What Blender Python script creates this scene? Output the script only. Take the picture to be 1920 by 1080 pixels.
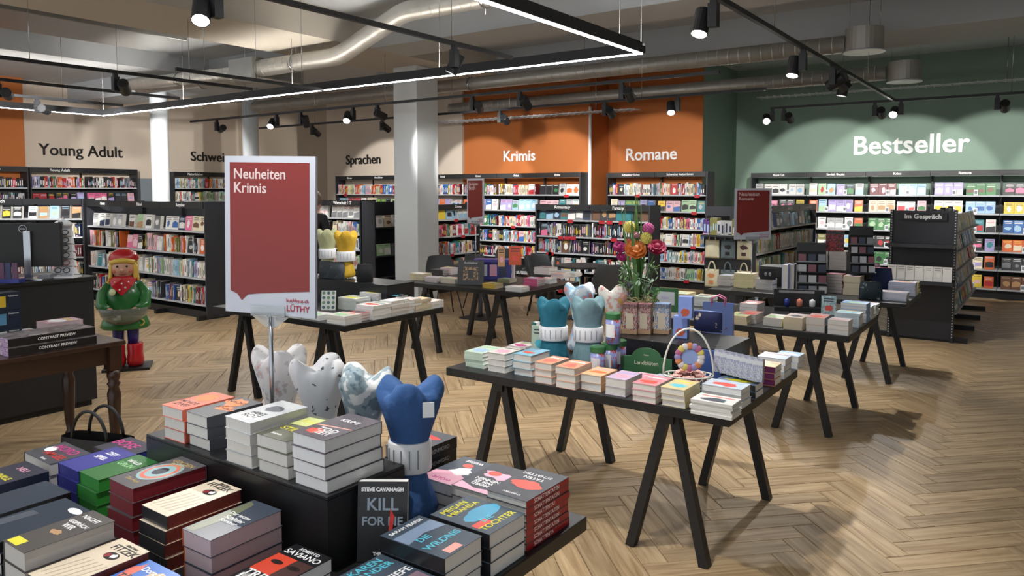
import bpy, bmesh, math, random
from mathutils import Vector, Matrix
random.seed(7)
R = math.radians
for o in list(bpy.data.objects): bpy.data.objects.remove(o)
scn = bpy.context.scene
COL = scn.collection
# ---------------------------------------------------------------- camera
FPX, CX, CY, HORIZON, CAMH, TH = 1412.0, 960.0, 448.0, 358.0, 1.75, R(35.5)
PITCH = math.atan((CY - HORIZON) / FPX)
cam_d = bpy.data.cameras.new('camera'); cam = bpy.data.objects.new('camera', cam_d); COL.objects.link(cam)
cam.location = (0, 0, CAMH); cam.rotation_euler = (R(90) - PITCH, 0, TH)
cam_d.sensor_width = 36; cam_d.lens = FPX / 1920 * 36
cam_d.shift_y = (CY - 540) / 1920.0
cam_d.clip_start = .05; cam_d.clip_end = 100
scn.camera = cam
# ---------------------------------------------------------------- world, exposure
w = bpy.data.worlds.new('world'); scn.world = w; w.use_nodes = True
w.node_tree.nodes['Background'].inputs[0].default_value = (.92, .96, 1, 1)
w.node_tree.nodes['Background'].inputs[1].default_value = .6
vs = scn.view_settings; vs.view_transform = 'Standard'; vs.look = 'None'; vs.gamma = 1; vs.exposure = 0.7; vs.use_curve_mapping = False
LED_STRENGTH = 27.0
SPOT_W = 60.0
WALL_W = 165.0
# ---------------------------------------------------------------- pixel -> place
_f = Vector((-math.sin(TH), math.cos(TH), 0)); _r = Vector((math.cos(TH), math.sin(TH), 0)); _u = Vector((0, 0, 1))
_F = _f * math.cos(PITCH) - _u * math.sin(PITCH); _U = _f * math.sin(PITCH) + _u * math.cos(PITCH)
EYE = Vector((0, 0, CAMH))
def ray(x, y): return _F + _r * ((x - CX) / FPX) + _U * ((CY - y) / FPX)
def at_z(x, y, z): d = ray(x, y); return EYE + d * ((z - CAMH) / d.z)
def at_X(x, y, X): d = ray(x, y); return EYE + d * (X / d.x)
def at_Y(x, y, Y): d = ray(x, y); return EYE + d * (Y / d.y)
def at_d(x, y, dist): d = ray(x, y); return EYE + d * (dist / d.dot(_f))
def proj(P):
    v = Vector(P) - EYE; k = v.dot(_F)
    return (CX + FPX * v.dot(_r) / k, CY - FPX * v.dot(_U) / k, k)
# ---------------------------------------------------------------- materials
MATS = {}
def srgb(h):
    if isinstance(h, str):
        h = h.lstrip('#'); c = [int(h[i:i + 2], 16) / 255 for i in (0, 2, 4)]
        return tuple(v / 12.92 if v <= .04045 else ((v + .055) / 1.055) ** 2.4 for v in c)
    return tuple(h)[:3]
def mat(name, col, rough=.6, metal=0, var=.06, vscale=8, emit=0, bump=0, bscale=60, alpha=1, trans=0, spec=.5, coat=0):
    if name in MATS: return MATS[name]
    m = bpy.data.materials.new(name); m.use_nodes = True; nt = m.node_tree; b = nt.nodes['Principled BSDF']
    c = srgb(col)
    b.inputs['Roughness'].default_value = rough; b.inputs['Metallic'].default_value = metal
    b.inputs['Specular IOR Level'].default_value = spec
    b.inputs['Base Color'].default_value = (*c, 1)
    if coat: b.inputs['Coat Weight'].default_value = coat
    if trans: b.inputs['Transmission Weight'].default_value = trans
    if alpha < 1: b.inputs['Alpha'].default_value = alpha
    if emit:
        b.inputs['Emission Color'].default_value = (*c, 1); b.inputs['Emission Strength'].default_value = emit
    tc = nt.nodes.new('ShaderNodeTexCoord')
    if var:
        n = nt.nodes.new('ShaderNodeTexNoise'); n.inputs['Scale'].default_value = vscale; n.inputs['Detail'].default_value = 4
        nt.links.new(tc.outputs['Object'], n.inputs['Vector'])
        mx = nt.nodes.new('ShaderNodeMix'); mx.data_type = 'RGBA'
        mx.inputs['A'].default_value = (*[v * (1 - var) for v in c], 1); mx.inputs['B'].default_value = (*[min(1, v * (1 + var)) for v in c], 1)
        nt.links.new(n.outputs['Fac'], mx.inputs['Factor']); nt.links.new(mx.outputs['Result'], b.inputs['Base Color'])
    if bump:
        n2 = nt.nodes.new('ShaderNodeTexNoise'); n2.inputs['Scale'].default_value = bscale; n2.inputs['Detail'].default_value = 3
        bp = nt.nodes.new('ShaderNodeBump'); bp.inputs['Strength'].default_value = bump; bp.inputs['Distance'].default_value = .01
        nt.links.new(tc.outputs['Object'], n2.inputs['Vector']); nt.links.new(n2.outputs['Fac'], bp.inputs['Height']); nt.links.new(bp.outputs['Normal'], b.inputs['Normal'])
    MATS[name] = m
    return m
def blotch(name, c1, c2, c3=None, scale=3, rough=.35, t1=.5, t2=.62, coord='Generated', detail=3, sharp=.02, seed=0):
    """printed cover or cloth: two or three flat inks in noise shapes"""
    if name in MATS: return MATS[name]
    m = bpy.data.materials.new(name); m.use_nodes = True; nt = m.node_tree; b = nt.nodes['Principled BSDF']
    b.inputs['Roughness'].default_value = rough
    tc = nt.nodes.new('ShaderNodeTexCoord'); mp = nt.nodes.new('ShaderNodeMapping'); mp.inputs['Location'].default_value = (seed * 1.7, seed * .9, seed * .3)
    n = nt.nodes.new('ShaderNodeTexNoise'); n.inputs['Scale'].default_value = scale; n.inputs['Detail'].default_value = detail
    rp = nt.nodes.new('ShaderNodeValToRGB'); e = rp.color_ramp.elements
    e[0].position = t1 - sharp; e[0].color = (*srgb(c1), 1); e[1].position = t1 + sharp; e[1].color = (*srgb(c2), 1)
    if c3:
        k = e.new(t2 - sharp); k.color = (*srgb(c2), 1); k = e.new(t2 + sharp); k.color = (*srgb(c3), 1)
    L = nt.links.new
    L(tc.outputs[coord], mp.inputs[0]); L(mp.outputs[0], n.inputs['Vector']); L(n.outputs['Fac'], rp.inputs[0]); L(rp.outputs[0], b.inputs['Base Color'])
    MATS[name] = m
    return m
BLACK = mat('black powder coat', '#1b1c1f', .45, var=.08)
TABLEBLK = mat('black table laminate', '#17181a', .38, var=.1, vscale=3)
DARK = mat('anthracite steel', '#2b2d33', .5, var=.06)
SHELFW = mat('light grey shelf board', '#b9bcc0', .5)
WHITE = mat('white print', '#f2f2f2', .5, var=.01)
WHITEP = mat('white plastic', '#e6e7ea', .35, var=.02)
INKBLK = mat('black print', '#121212', .5, var=.01)
CHROME = mat('brushed chrome', '#b8bbc0', .25, metal=1, var=.03)
REDTAG = mat('red shelf tag', '#b0202c', .5)
def pages_mat(name, c, rough=.85):
    if name in MATS: return MATS[name]
    m = mat(name, c, rough, var=.05, vscale=20); nt = m.node_tree; b = nt.nodes['Principled BSDF']
    tc = nt.nodes['Texture Coordinate']; wv = nt.nodes.new('ShaderNodeTexNoise'); mp = nt.nodes.new('ShaderNodeMapping'); mp.inputs['Scale'].default_value = (2, 2, 900)
    wv.inputs['Scale'].default_value = 1; bp = nt.nodes.new('ShaderNodeBump'); bp.inputs['Strength'].default_value = .25; bp.inputs['Distance'].default_value = .002
    nt.links.new(tc.outputs['Object'], mp.inputs[0]); nt.links.new(mp.outputs[0], wv.inputs['Vector']); nt.links.new(wv.outputs['Fac'], bp.inputs['Height']); nt.links.new(bp.outputs['Normal'], b.inputs['Normal'])
    return m
PAGES = pages_mat('paper edges', '#d9d6d0'); PAGES_W = pages_mat('white paper edges', '#e6e6e4'); PAGES_G = pages_mat('grey paper edges', '#c3c0bc'); PAGES_C = pages_mat('cream paper edges', '#d8cdb4'); PAGES_P = pages_mat('pink sprayed edges', '#c9b3b6')
PAGES_RED = pages_mat('red sprayed edges', '#7c1f2a', .5); PAGES_BRN = pages_mat('brown red sprayed edges', '#7c3a34', .5); PAGES_GRN = pages_mat('green sprayed edges', '#2f8a34', .5); PAGES_BLU = pages_mat('blue sprayed edges', '#2b2f83', .5)
# ---------------------------------------------------------------- mesh helpers
class MB:
    def __init__(s): s.v = []; s.f = []; s.mi = []; s.sm = []
    def add(s, vs, fs, mi=0, M=None, smooth=False):
        o = len(s.v)
        for p in vs:
            p = Vector(p)
            if M is not None: p = M @ p
            s.v.append(p)
        for f in fs: s.f.append([i + o for i in f]); s.mi.append(mi); s.sm.append(smooth)
        return s
    def box(s, a, b, mi=0, M=None):
        x0, y0, z0 = a; x1, y1, z1 = b
        vs = [(x0, y0, z0), (x1, y0, z0), (x1, y1, z0), (x0, y1, z0), (x0, y0, z1), (x1, y0, z1), (x1, y1, z1), (x0, y1, z1)]
        return s.add(vs, [(0, 3, 2, 1), (4, 5, 6, 7), (0, 1, 5, 4), (1, 2, 6, 5), (2, 3, 7, 6), (3, 0, 4, 7)], mi, M)
    def bar(s, p, q, wx, wy=None, mi=0):
        """square bar from p to q"""
        p = Vector(p); q = Vector(q); wy = wy or wx; d = (q - p).normalized()
        a = d.cross(Vector((0, 1, 0)));
        if a.length < .01: a = d.cross(Vector((1, 0, 0)))
        a.normalize(); b = d.cross(a).normalized(); a *= wx / 2; b *= wy / 2
        vs = [p - a - b, p + a - b, p + a + b, p - a + b, q - a - b, q + a - b, q + a + b, q - a + b]
        return s.add(vs, [(0, 3, 2, 1), (4, 5, 6, 7), (0, 1, 5, 4), (1, 2, 6, 5), (2, 3, 7, 6), (3, 0, 4, 7)], mi)
    def tube(s, pts, r, n=8, mi=0, cap=True, smooth=True):
        pts = [Vector(p) for p in pts]; rs = r if isinstance(r, (list, tuple)) else [r] * len(pts); o = len(s.v); ref = None
        for i, p in enumerate(pts):
            d = (pts[min(i + 1, len(pts) - 1)] - pts[max(i - 1, 0)]).normalized()
            if ref is None: ref = Vector((0, 0, 1)) if abs(d.z) < .9 else Vector((1, 0, 0))
            a = (ref - d * ref.dot(d)).normalized(); b = d.cross(a); ref = a
            for k in range(n):
                t = 2 * math.pi * k / n; s.v.append(p + (a * math.cos(t) + b * math.sin(t)) * rs[i])
        for i in range(len(pts) - 1):
            for k in range(n):
                s.f.append([o + i * n + k, o + i * n + (k + 1) % n, o + (i + 1) * n + (k + 1) % n, o + (i + 1) * n + k]); s.mi.append(mi); s.sm.append(smooth)
        if cap:
            s.f.append([o + k for k in range(n)][::-1]); s.mi.append(mi); s.sm.append(False)
            e = o + (len(pts) - 1) * n; s.f.append([e + k for k in range(n)]); s.mi.append(mi); s.sm.append(False)
        return s
    def lathe(s, prof, n=20, mi=0, M=None, smooth=True, sx=1, sy=1):
        o = len(s.v)
        for (r, z) in prof:
            for k in range(n):
                t = 2 * math.pi * k / n; p = Vector((r * math.cos(t) * sx, r * math.sin(t) * sy, z)); s.v.append(M @ p if M is not None else p)
        for i in range(len(prof) - 1):
            for k in range(n):
                s.f.append([o + i * n + k, o + i * n + (k + 1) % n, o + (i + 1) * n + (k + 1) % n, o + (i + 1) * n + k]); s.mi.append(mi); s.sm.append(smooth)
        for i, rev in ((0, True), (len(prof) - 1, False)):
            if prof[i][0] > 1e-4:
                l = [o + i * n + k for k in range(n)]; s.f.append(l[::-1] if rev else l); s.mi.append(mi); s.sm.append(False)
        return s
    def ball(s, c, r, mi=0, n=12, m=8, sc=(1, 1, 1), M=None):
        T = Matrix.Translation(c) @ Matrix.Diagonal((*sc, 1)); T = M @ T if M is not None else T
        return s.lathe([(max(1e-4, r * math.sin(math.pi * i / m)), -r * math.cos(math.pi * i / m)) for i in range(m + 1)], n, mi, T)
    def prism(s, poly, z0, z1, mi=0, M=None):
        n = len(poly); vs = [(x, y, z0) for x, y in poly] + [(x, y, z1) for x, y in poly]
        return s.add(vs, [list(range(n))[::-1], [i + n for i in range(n)]] + [(i, (i + 1) % n, (i + 1) % n + n, i + n) for i in range(n)], mi, M)
    def grid(s, fn, nu, nv, mi=0, closed_u=False, smooth=True):
        o = len(s.v)
        for j in range(nv + 1):
            for i in range(nu if closed_u else nu + 1): s.v.append(Vector(fn(i / nu, j / nv)))
        w_ = nu if closed_u else nu + 1
        for j in range(nv):
            for i in range(nu):
                i2 = (i + 1) % w_; s.f.append([o + j * w_ + i, o + j * w_ + i2, o + (j + 1) * w_ + i2, o + (j + 1) * w_ + i]); s.mi.append(mi); s.sm.append(smooth)
        return s
    def mesh(s, name):
        me = bpy.data.meshes.new(name); me.from_pydata([tuple(v) for v in s.v], [], s.f)
        me.polygons.foreach_set('material_index', s.mi); me.polygons.foreach_set('use_smooth', s.sm); me.update(); return me
    def build(s, name, mats, parent=None, loc=None, rz=0, bevel=0, M=None, solid=0, sub=0):
        me = s.mesh(name)
        for m in (mats if isinstance(mats, (list, tuple)) else [mats]): me.materials.append(m)
        o = bpy.data.objects.new(name, me); COL.objects.link(o)
        if parent is not None: o.parent = parent
        if loc is not None: o.location = loc
        if rz: o.rotation_euler = (0, 0, rz)
        if M is not None: o.matrix_local = M
        if solid: k = o.modifiers.new('thick', 'SOLIDIFY'); k.thickness = solid; k.offset = 0
        if sub: k = o.modifiers.new('sub', 'SUBSURF'); k.levels = sub; k.render_levels = sub
        if bevel: k = o.modifiers.new('bev', 'BEVEL'); k.width = bevel; k.segments = 2; k.limit_method = 'ANGLE'
        return o
def tag(o, label=None, cat=None, group=None, kind=None):
    if label: o['label'] = label
    if cat: o['category'] = cat
    if group: o['group'] = group
    if kind: o['kind'] = kind
    return o
def empty(name, loc=(0, 0, 0), rz=0, label=None, cat=None, group=None, M=None):
    o = bpy.data.objects.new(name, None); COL.objects.link(o); o.empty_display_size = .1
    o.location = loc; o.rotation_euler = (0, 0, rz)
    if M is not None: o.matrix_world = M
    return tag(o, label, cat, group)
def textmesh(txt, size=1, extrude=.002, bold=0, align='CENTER', space=1, shear=0):
    c = bpy.data.curves.new('lettering', 'FONT'); c.body = txt; c.size = size; c.extrude = extrude; c.offset = bold; c.align_x = align; c.align_y = 'CENTER'; c.space_character = space; c.shear = shear; c.resolution_u = 3
    o = bpy.data.objects.new('lettering', c)
    me = bpy.data.meshes.new_from_object(o)
    bpy.data.objects.remove(o); bpy.data.curves.remove(c); me.name = 'lettering'
    return me
TXT = {}
def text(name, txt, m, size, parent=None, M=None, extrude=.002, bold=0, align='CENTER', space=1, fitw=None):
    key = (txt, size, extrude, bold, align, space, m.name)
    if key not in TXT:
        me = textmesh(txt, size, extrude, bold, align, space); me.materials.clear(); me.materials.append(m); TXT[key] = me
    me = TXT[key]
    o = bpy.data.objects.new(name, me); COL.objects.link(o)
    if parent is not None: o.parent = parent
    M = M if M is not None else Matrix()
    if fitw:
        xs = [v.co.x for v in me.vertices]; k = fitw / (max(xs) - min(xs)); M = M @ Matrix.Diagonal((k, k, 1, 1))
    o.matrix_local = M
    return o
T = Matrix.Translation
def RX(a): return Matrix.Rotation(a, 4, 'X')
def RY(a): return Matrix.Rotation(a, 4, 'Y')
def RZ(a): return Matrix.Rotation(a, 4, 'Z')
ORD = ['topmost', 'second', 'third', 'fourth', 'fifth', 'sixth', 'seventh', 'eighth', 'ninth', 'tenth', 'eleventh', 'twelfth']
def nth(i):
    return ['first', 'second', 'third', 'fourth', 'fifth', 'sixth', 'seventh', 'eighth', 'ninth', 'tenth', 'eleventh', 'twelfth', 'thirteenth', 'fourteenth', 'fifteenth', 'sixteenth', 'seventeenth', 'eighteenth', 'nineteenth', 'twentieth'][i] if i < 20 else '%dth' % (i + 1) if (i + 1) % 10 not in (1, 2, 3) else str(i + 1) + {1: 'st', 2: 'nd', 3: 'rd'}[(i + 1) % 10]
# ================================================================ the room
ZC, ZB = 4.1, 3.7
XL, YK, YR, YG, XKR, XRG, XW = -17.8, 12.3, 13.03, 14.8, -7.0, -5.1, 3.5
CREAM = mat('cream wall paint', '#d6c8b8', .8, var=.03, vscale=2, bump=.1)
BEIGE = mat('beige wall paint', '#b3a594', .8, var=.03, vscale=2, bump=.1)
ORANGE = mat('orange wall paint', '#b4672f', .75, var=.03, vscale=2, bump=.1)
GREEN = mat('sage green wall paint', '#839a8b', .75, var=.04, vscale=2, bump=.2, bscale=25)
CONC = mat('grey painted concrete', '#b6bbc0', .85, var=.07, vscale=1.5, bump=.15, bscale=15)
CONC2 = mat('warm grey ceiling paint', '#b9b4aa', .85, var=.06, vscale=1.5, bump=.1)
CONCB = mat('blue grey beam paint', '#aeb4bb', .85, var=.06, vscale=1.5, bump=.1)
COLW = mat('pale grey column paint', '#d6dcdf', .6, var=.03, vscale=1.5)
def struct(name, mb, m, parent=None, **k):
    o = mb.build(name, m, parent, **k)
    if parent is None: o['kind'] = 'structure'
    return o
# --- floor: herringbone planks, 45 degrees to the walls
PW, PL = .13, .65
def floor_mat():
    m = bpy.data.materials.new('oak plank'); m.use_nodes = True; nt = m.node_tree; b = nt.nodes['Principled BSDF']; L = nt.links.new; N = nt.nodes.new
    geo = N('ShaderNodeNewGeometry'); oi = N('ShaderNodeObjectInfo'); ad = N('ShaderNodeMath'); ad.operation = 'ADD'; fr = N('ShaderNodeMath'); fr.operation = 'FRACT'
    L(geo.outputs['Random Per Island'], ad.inputs[0]); L(oi.outputs['Random'], ad.inputs[1]); L(ad.outputs[0], fr.inputs[0])
    at = N('ShaderNodeAttribute'); at.attribute_name = 'grain'
    mp = N('ShaderNodeMapping'); mp.inputs['Scale'].default_value = (1.6, 22, 1)
    cb = N('ShaderNodeCombineXYZ'); mu = N('ShaderNodeMath'); mu.operation = 'MULTIPLY'; mu.inputs[1].default_value = 40; L(fr.outputs[0], mu.inputs[0]); L(mu.outputs[0], cb.inputs[0]); L(mu.outputs[0], cb.inputs[1])
    va = N('ShaderNodeVectorMath'); va.operation = 'ADD'; L(at.outputs['Vector'], mp.inputs[0]); L(mp.outputs[0], va.inputs[0]); L(cb.outputs[0], va.inputs[1])
    n = N('ShaderNodeTexNoise'); n.inputs['Scale'].default_value = 1.3; n.inputs['Detail'].default_value = 6; n.inputs['Roughness'].default_value = .6; n.inputs['Distortion'].default_value = .6; L(va.outputs[0], n.inputs['Vector'])
    rp = N('ShaderNodeValToRGB'); e = rp.color_ramp.elements; e[0].position = .3; e[0].color = (*srgb('#9c7f5c'), 1); e[1].position = .72; e[1].color = (*srgb('#dcc29a'), 1); k = e.new(.5); k.color = (*srgb('#c0a47e'), 1); L(n.outputs['Fac'], rp.inputs[0])
    hs = N('ShaderNodeHueSaturation'); mr = N('ShaderNodeMapRange'); mr.inputs[3].default_value = .72; mr.inputs[4].default_value = .98; L(fr.outputs[0], mr.inputs[0]); L(mr.outputs[0], hs.inputs['Value']); L(rp.outputs[0], hs.inputs['Color']); L(hs.outputs[0], b.inputs['Base Color'])
    b.inputs['Roughness'].default_value = .42; b.inputs['Specular IOR Level'].default_value = .35
    bp = N('ShaderNodeBump'); bp.inputs['Strength'].default_value = .12; bp.inputs['Distance'].default_value = .003; L(n.outputs['Fac'], bp.inputs['Height']); L(bp.outputs[0], b.inputs['Normal'])
    return m
OAK = floor_mat()
fl = MB(); fl.box((XL, -1.5, -.12), (XW, YG, -.006)); floor = struct('floor', fl, mat('dark floor joint', '#5c4732', .8))
def add_grain(me, quads):
    a = me.attributes.new('grain', 'FLOAT_VECTOR', 'POINT'); a.data.foreach_set('vector', [c for q in quads for p in q for c in p])
G = .0012; PV = [(-PL / 2 + G, -PW / 2 + G), (PL / 2 - G, -PW / 2 + G), (PL / 2 - G, PW / 2 - G), (-PL / 2 + G, PW / 2 - G)]
def plank_geo():
    b_ = .0025; vs = [(x, y, -.004) for x, y in PV] + [(x - math.copysign(b_, x), y - math.copysign(b_, y), 0) for x, y in PV]
    return vs, [(4, 5, 6, 7), (0, 1, 5, 4), (1, 2, 6, 5), (2, 3, 7, 6), (3, 0, 4, 7)]
pv, pf = plank_geo()
spots = []
NR = int(round(PL / PW))
A45 = R(45)
def herring():
    # lattice of the herringbone: horizontal plank at (i*PW, i*PW) + k*2*PL along x (rotated 45 deg afterwards)
    out = []
    for k in range(-40, 41):
        for i in range(-130, 131):
            ox, oy = i * PW + k * 2 * PL, i * PW
            out.append((ox + PL / 2, oy + PW / 2, 0)); out.append((ox + PL + PW / 2, oy + PW - PL / 2 + 0, 1))
    return out
for (x, y, v) in herring():
    c, s = math.cos(A45), math.sin(A45); X = x * c - y * s - 6; Y = x * s + y * c + 6
    if XL + .3 < X < XW - .3 and -1.2 < Y < YG - .3:
        if X > XRG + .2 or (X > XKR + .2 and Y < YR - .2) or Y < YK - .3:
            spots.append((X, Y, A45 + (R(90) if v else 0)))
def psize(s_):
    p = proj((s_[0], s_[1], 0))
    if p[2] < .6 or not (-60 < p[0] < 1980 and 380 < p[1] < 1120): return -1e9
    return -p[2]
spots.sort(key=psize, reverse=True)
me0 = bpy.data.meshes.new('plank'); me0.from_pydata(pv, [], pf); me0.materials.append(OAK); add_grain(me0, [pv])
for X, Y, a in spots[:300]:
    o = bpy.data.objects.new('plank', me0); COL.objects.link(o); o.parent = floor; o.location = (X, Y, 0); o.rotation_euler = (0, 0, a)
mb = MB(); gq = []
for X, Y, a in spots[300:]:
    mb.add(pv, pf, 0, T((X, Y, 0)) @ RZ(a)); gq.append(pv)
po = mb.build('planks', OAK, floor); add_grain(po.data, gq); po['kind'] = 'stuff'
# --- walls
def wall(name, a, b, m, **k): x = MB(); x.box(a, b); return struct(name, x, m, **k)
wall('wall_back', (-14.2, YK - .06, 0), (-10.0, YK + .2, ZC), CREAM)
wall('wall_orange', (-10.0, YK, 0), (XKR, YR + .2, ZC), ORANGE)
wall('wall_orange_recess', (XKR, YR, 0), (XRG, YR + .02, ZC), ORANGE)
wall('wall_green_return', (XRG - .2, YR + .02, 0), (XRG, YG, ZC), GREEN)
wall('wall_green', (XRG - .2, YG, 0), (XW, YG + .2, ZC), GREEN)
wall('wall_left', (XL - .2, -1.5, 0), (XL, YK, ZC), CREAM)
wall('wall_left_orange', (XL, 4.2, 0), (XL + .25, 7.0, ZC), ORANGE)
wall('trim_1', (XL, 9.5, 0), (XL + .02, YK, 2.05), mat('blue grey dado', '#7f8a92', .7))
wall('wall_beige', (XL, YK, 0), (-14.2, YK + .2, ZC), BEIGE)
wall('wall_right', (XW, -1.5, 0), (XW + .2, YG + .2, ZC), mat('off white wall', '#b7b7b4', .8))
# --- ceiling slab and beams
wall('ceiling', (XL, -1.5, ZC), (XW, YG + .2, ZC + .2), CONC)
wall('trim_2', (-9.0, -1.5, ZB), (-7.66, 10.3, ZC), [CONC2, CONCB])
wall('trim_3', (-7.66, 7.4, ZB), (XW, 8.15, ZC), CONC)
wall('trim_4', (-10.5, 10.3, ZB), (XW, 11.5, ZC), CONC)
wall('trim_5', (XL, 8.0, ZB), (-9.0, 8.9, ZC), CONC)
wall('trim_6', (-13.2, -1.5, ZB + .1), (-12.4, 8.0, ZC), CONC)
# --- columns
def column(cx, cy, r, square=False, label=''):
    m = MB()
    if square: m.box((cx - r, cy - r, 0), (cx + r, cy + r, ZB))
    else: m.lathe([(r, 0), (r, ZC)], 24, M=T((cx, cy, 0)))
    o = m.build('column', COLW, bevel=.01 if square else 0); tag(o, label, 'column'); return o
column(-8.31, 9.0, .25, True, 'square pale grey column standing beside the round cafe tables')
p = at_d(302, 358, 15); column(p.x, p.y, .165, label='round white column just right of the Young Adult shelf')
p = at_d(472, 358, 16); column(p.x, p.y, .165, label='round white column showing above the big red sign')
# white conduit beside the orange corner
m = MB(); m.tube([(XKR + .03, YK - .04, 0), (XKR + .03, YK - .04, 3.3)], .03, 8); tag(m.build('pipe', WHITE), 'thin white vertical pipe on the orange corner beside Krimis', 'pipe')
# --- wall lettering
def wall_text(txt, m, size, M, label, bold=.012, fitw=None):
    o = text('wall_lettering', txt, m, size, None, M, .012, bold * size * .6, fitw=fitw); tag(o, label, 'sign'); return o
FACEY = RX(R(90))                       # reads from -Y
FACEX = RZ(R(90)) @ RX(R(90))           # reads from +X
p = at_Y(1704, 272, YG); wall_text('Bestseller', WHITE, .34, T((p.x, YG - .012, p.z)) @ FACEY, 'white Bestseller lettering on the sage green wall', .03, (at_Y(1813, 270, YG) - at_Y(1596, 274, YG)).length)
p = at_Y(1221, 290, YR); wall_text('Romane', WHITE, .26, T((p.x, YR - .012, p.z)) @ FACEY, 'white Romane lettering on the orange wall', .03, (at_Y(1269, 290, YR) - at_Y(1174, 290, YR)).length)
p = at_Y(974, 293, YK); wall_text('Krimis', WHITE, .26, T((p.x, YK - .012, p.z)) @ FACEY, 'white Krimis lettering on the orange wall', .025, (at_Y(1004, 293, YK) - at_Y(945, 293, YK)).length)
p = at_Y(685, 300, YK); wall_text('Sprachen', INKBLK, .26, T((p.x, YK - .073, p.z)) @ FACEY, 'black Sprachen lettering on the cream wall', .012, (at_Y(717, 300, YK) - at_Y(653, 300, YK)).length)
p = at_X(154, 284, XL); wall_text('Young Adult', INKBLK, .26, T((XL + .012, p.y, p.z)) @ FACEX, 'black Young Adult lettering on the left cream wall', .012, (at_X(233, 284, XL) - at_X(76, 284, XL)).length)
p = at_X(394, 295, XL); wall_text('Schweiz', INKBLK, .26, T((XL + .012, p.y, p.z)) @ FACEX, 'black lettering beginning Schw on the left wall behind red sign', .012, (at_X(430, 295, XL) - at_X(358, 295, XL)).length)
# --- LED frame
ZT = 3.0
def led_frame():
    x0, x1, y0, y1 = -12.9, -3.05, .6, 6.37
    root = empty('led_frame_light', (0, 0, 0), label='large black rectangular pendant frame with white LED strip underneath', cat='ceiling light')
    LED = mat('led diffuser', '#ffffff', .5, var=0, emit=LED_STRENGTH)
    UP = mat('added ceiling fill', '#fff6ea', .5, var=0, emit=LED_STRENGTH * 1.4)  # upward glow added to brighten the ceiling, not a known part of the fixture
    h, ww = .095, .07
    for a, b in (((x0, y1 - ww), (x1, y1)), ((x0, y0), (x1, y0 + ww)), ((x0, y0 + ww), (x0 + ww, y1 - ww)), ((x1 - ww, y0 + ww), (x1, y1 - ww))):
        m = MB(); m.box((a[0], a[1], ZT), (b[0], b[1], ZT + h - .03)); lp_ = .006
        if b[0] - a[0] > b[1] - a[1]: m.box((a[0], a[1], ZT + h - .03), (b[0], a[1] + lp_, ZT + h)); m.box((a[0], b[1] - lp_, ZT + h - .03), (b[0], b[1], ZT + h))
        else: m.box((a[0], a[1], ZT + h - .03), (a[0] + lp_, b[1], ZT + h)); m.box((b[0] - lp_, a[1], ZT + h - .03), (b[0], b[1], ZT + h))  # raised lips screen the added upward strip from view
        hs = m.build('housing', BLACK, root)
        m = MB(); q = .018; m.box((a[0] + q, a[1] + q, ZT - .006), (b[0] - q, b[1] - q, ZT + .001)); m.build('diffuser', LED, hs)
        m = MB(); m.box((a[0] + q, a[1] + q, ZT + h - .031), (b[0] - q, b[1] - q, ZT + h - .027)); m.build('added_uplight', UP, hs)
    for x, y in [(x1 - .03, y1 - .03), (x1 - .25, y1 - .03), (x1 - .03, 4.2), (-5.5, y1 - .03), (-8, y1 - .03), (-10.5, y1 - .03), (x0 + .03, y1 - .03), (x0 + .03, 4.4)]:
        m = MB(); m.tube([(x, y, ZT + h), (x, y, ZC if not -9 < x < -7.66 else ZB)], .003, 5); m.build('wire', CHROME, root)
led_frame()
# --- lighting tracks and spotlights
LENS = mat('lit lens', '#fffaf2', .4, var=0, emit=40)
def track(p, q, label, wires=3):
    root = empty('lighting_track', p, label=label, cat='lighting track', group='black ceiling tracks')
    p = Vector(p); q = Vector(q); m = MB(); m.bar((0, 0, 0), q - p, .035, .035); m.build('rail', BLACK, root)
    for i in range(wires):
        c = (q - p) * ((i + .5) / wires); zz = ZC
        X, Y = (p + c).x, (p + c).y
        for a in ((-9, -1.5, -7.66, 10.3), (-7.66, 7.4, 9, 8.15), (-10.5, 10.3, 9, 11.5)):
            if a[0] < X < a[2] and a[1] < Y < a[3]: zz = ZB
        m = MB(); m.tube([c, c + Vector((0, 0, zz - p.z))], .003, 5); m.build('wire', CHROME, root)
TR = {'right': ((-1.8, .5, ZT), (-1.8, 11.6, ZT)), 'green': ((-3.5, 11.66, ZT), (2.6, 11.66, ZT)), 'mid': ((-12.7, 7.8, ZT), (-2.88, 7.8, ZT)), 'rear': ((-12.9, 9.4, ZT), (-2.88, 9.4, ZT)),
      'centre': ((-4.17, .6, ZT), (-4.17, 5.84, ZT)), 'l1': ((-8.05, .8, ZT), (-8.05, 5.77, ZT)), 'l2': ((-9.65, .8, ZT), (-9.65, 5.77, ZT)), 'l3': ((-11.1, .8, ZT), (-11.1, 5.75, ZT)), 'l4': ((-7.36, 4.37, ZT), (-7.36, 6.3, ZT))}
TL = {'right': 'black ceiling track running back toward the Bestseller wall', 'green': 'black ceiling track parallel to the green Bestseller wall', 'mid': 'long black ceiling track crossing in front of the square column',
      'rear': 'long black ceiling track nearest the orange Krimis and Romane wall', 'centre': 'black ceiling track in the top middle inside the LED frame', 'l1': 'black ceiling track at upper left, closest of three parallel tracks',
      'l2': 'black ceiling track at upper left, middle of three parallel tracks', 'l3': 'black ceiling track at upper left, farthest of three parallel tracks', 'l4': 'short thick black ceiling bar under the silver ducts at left'}
for k, (a, b) in TR.items(): track(a, b, TL[k])
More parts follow.
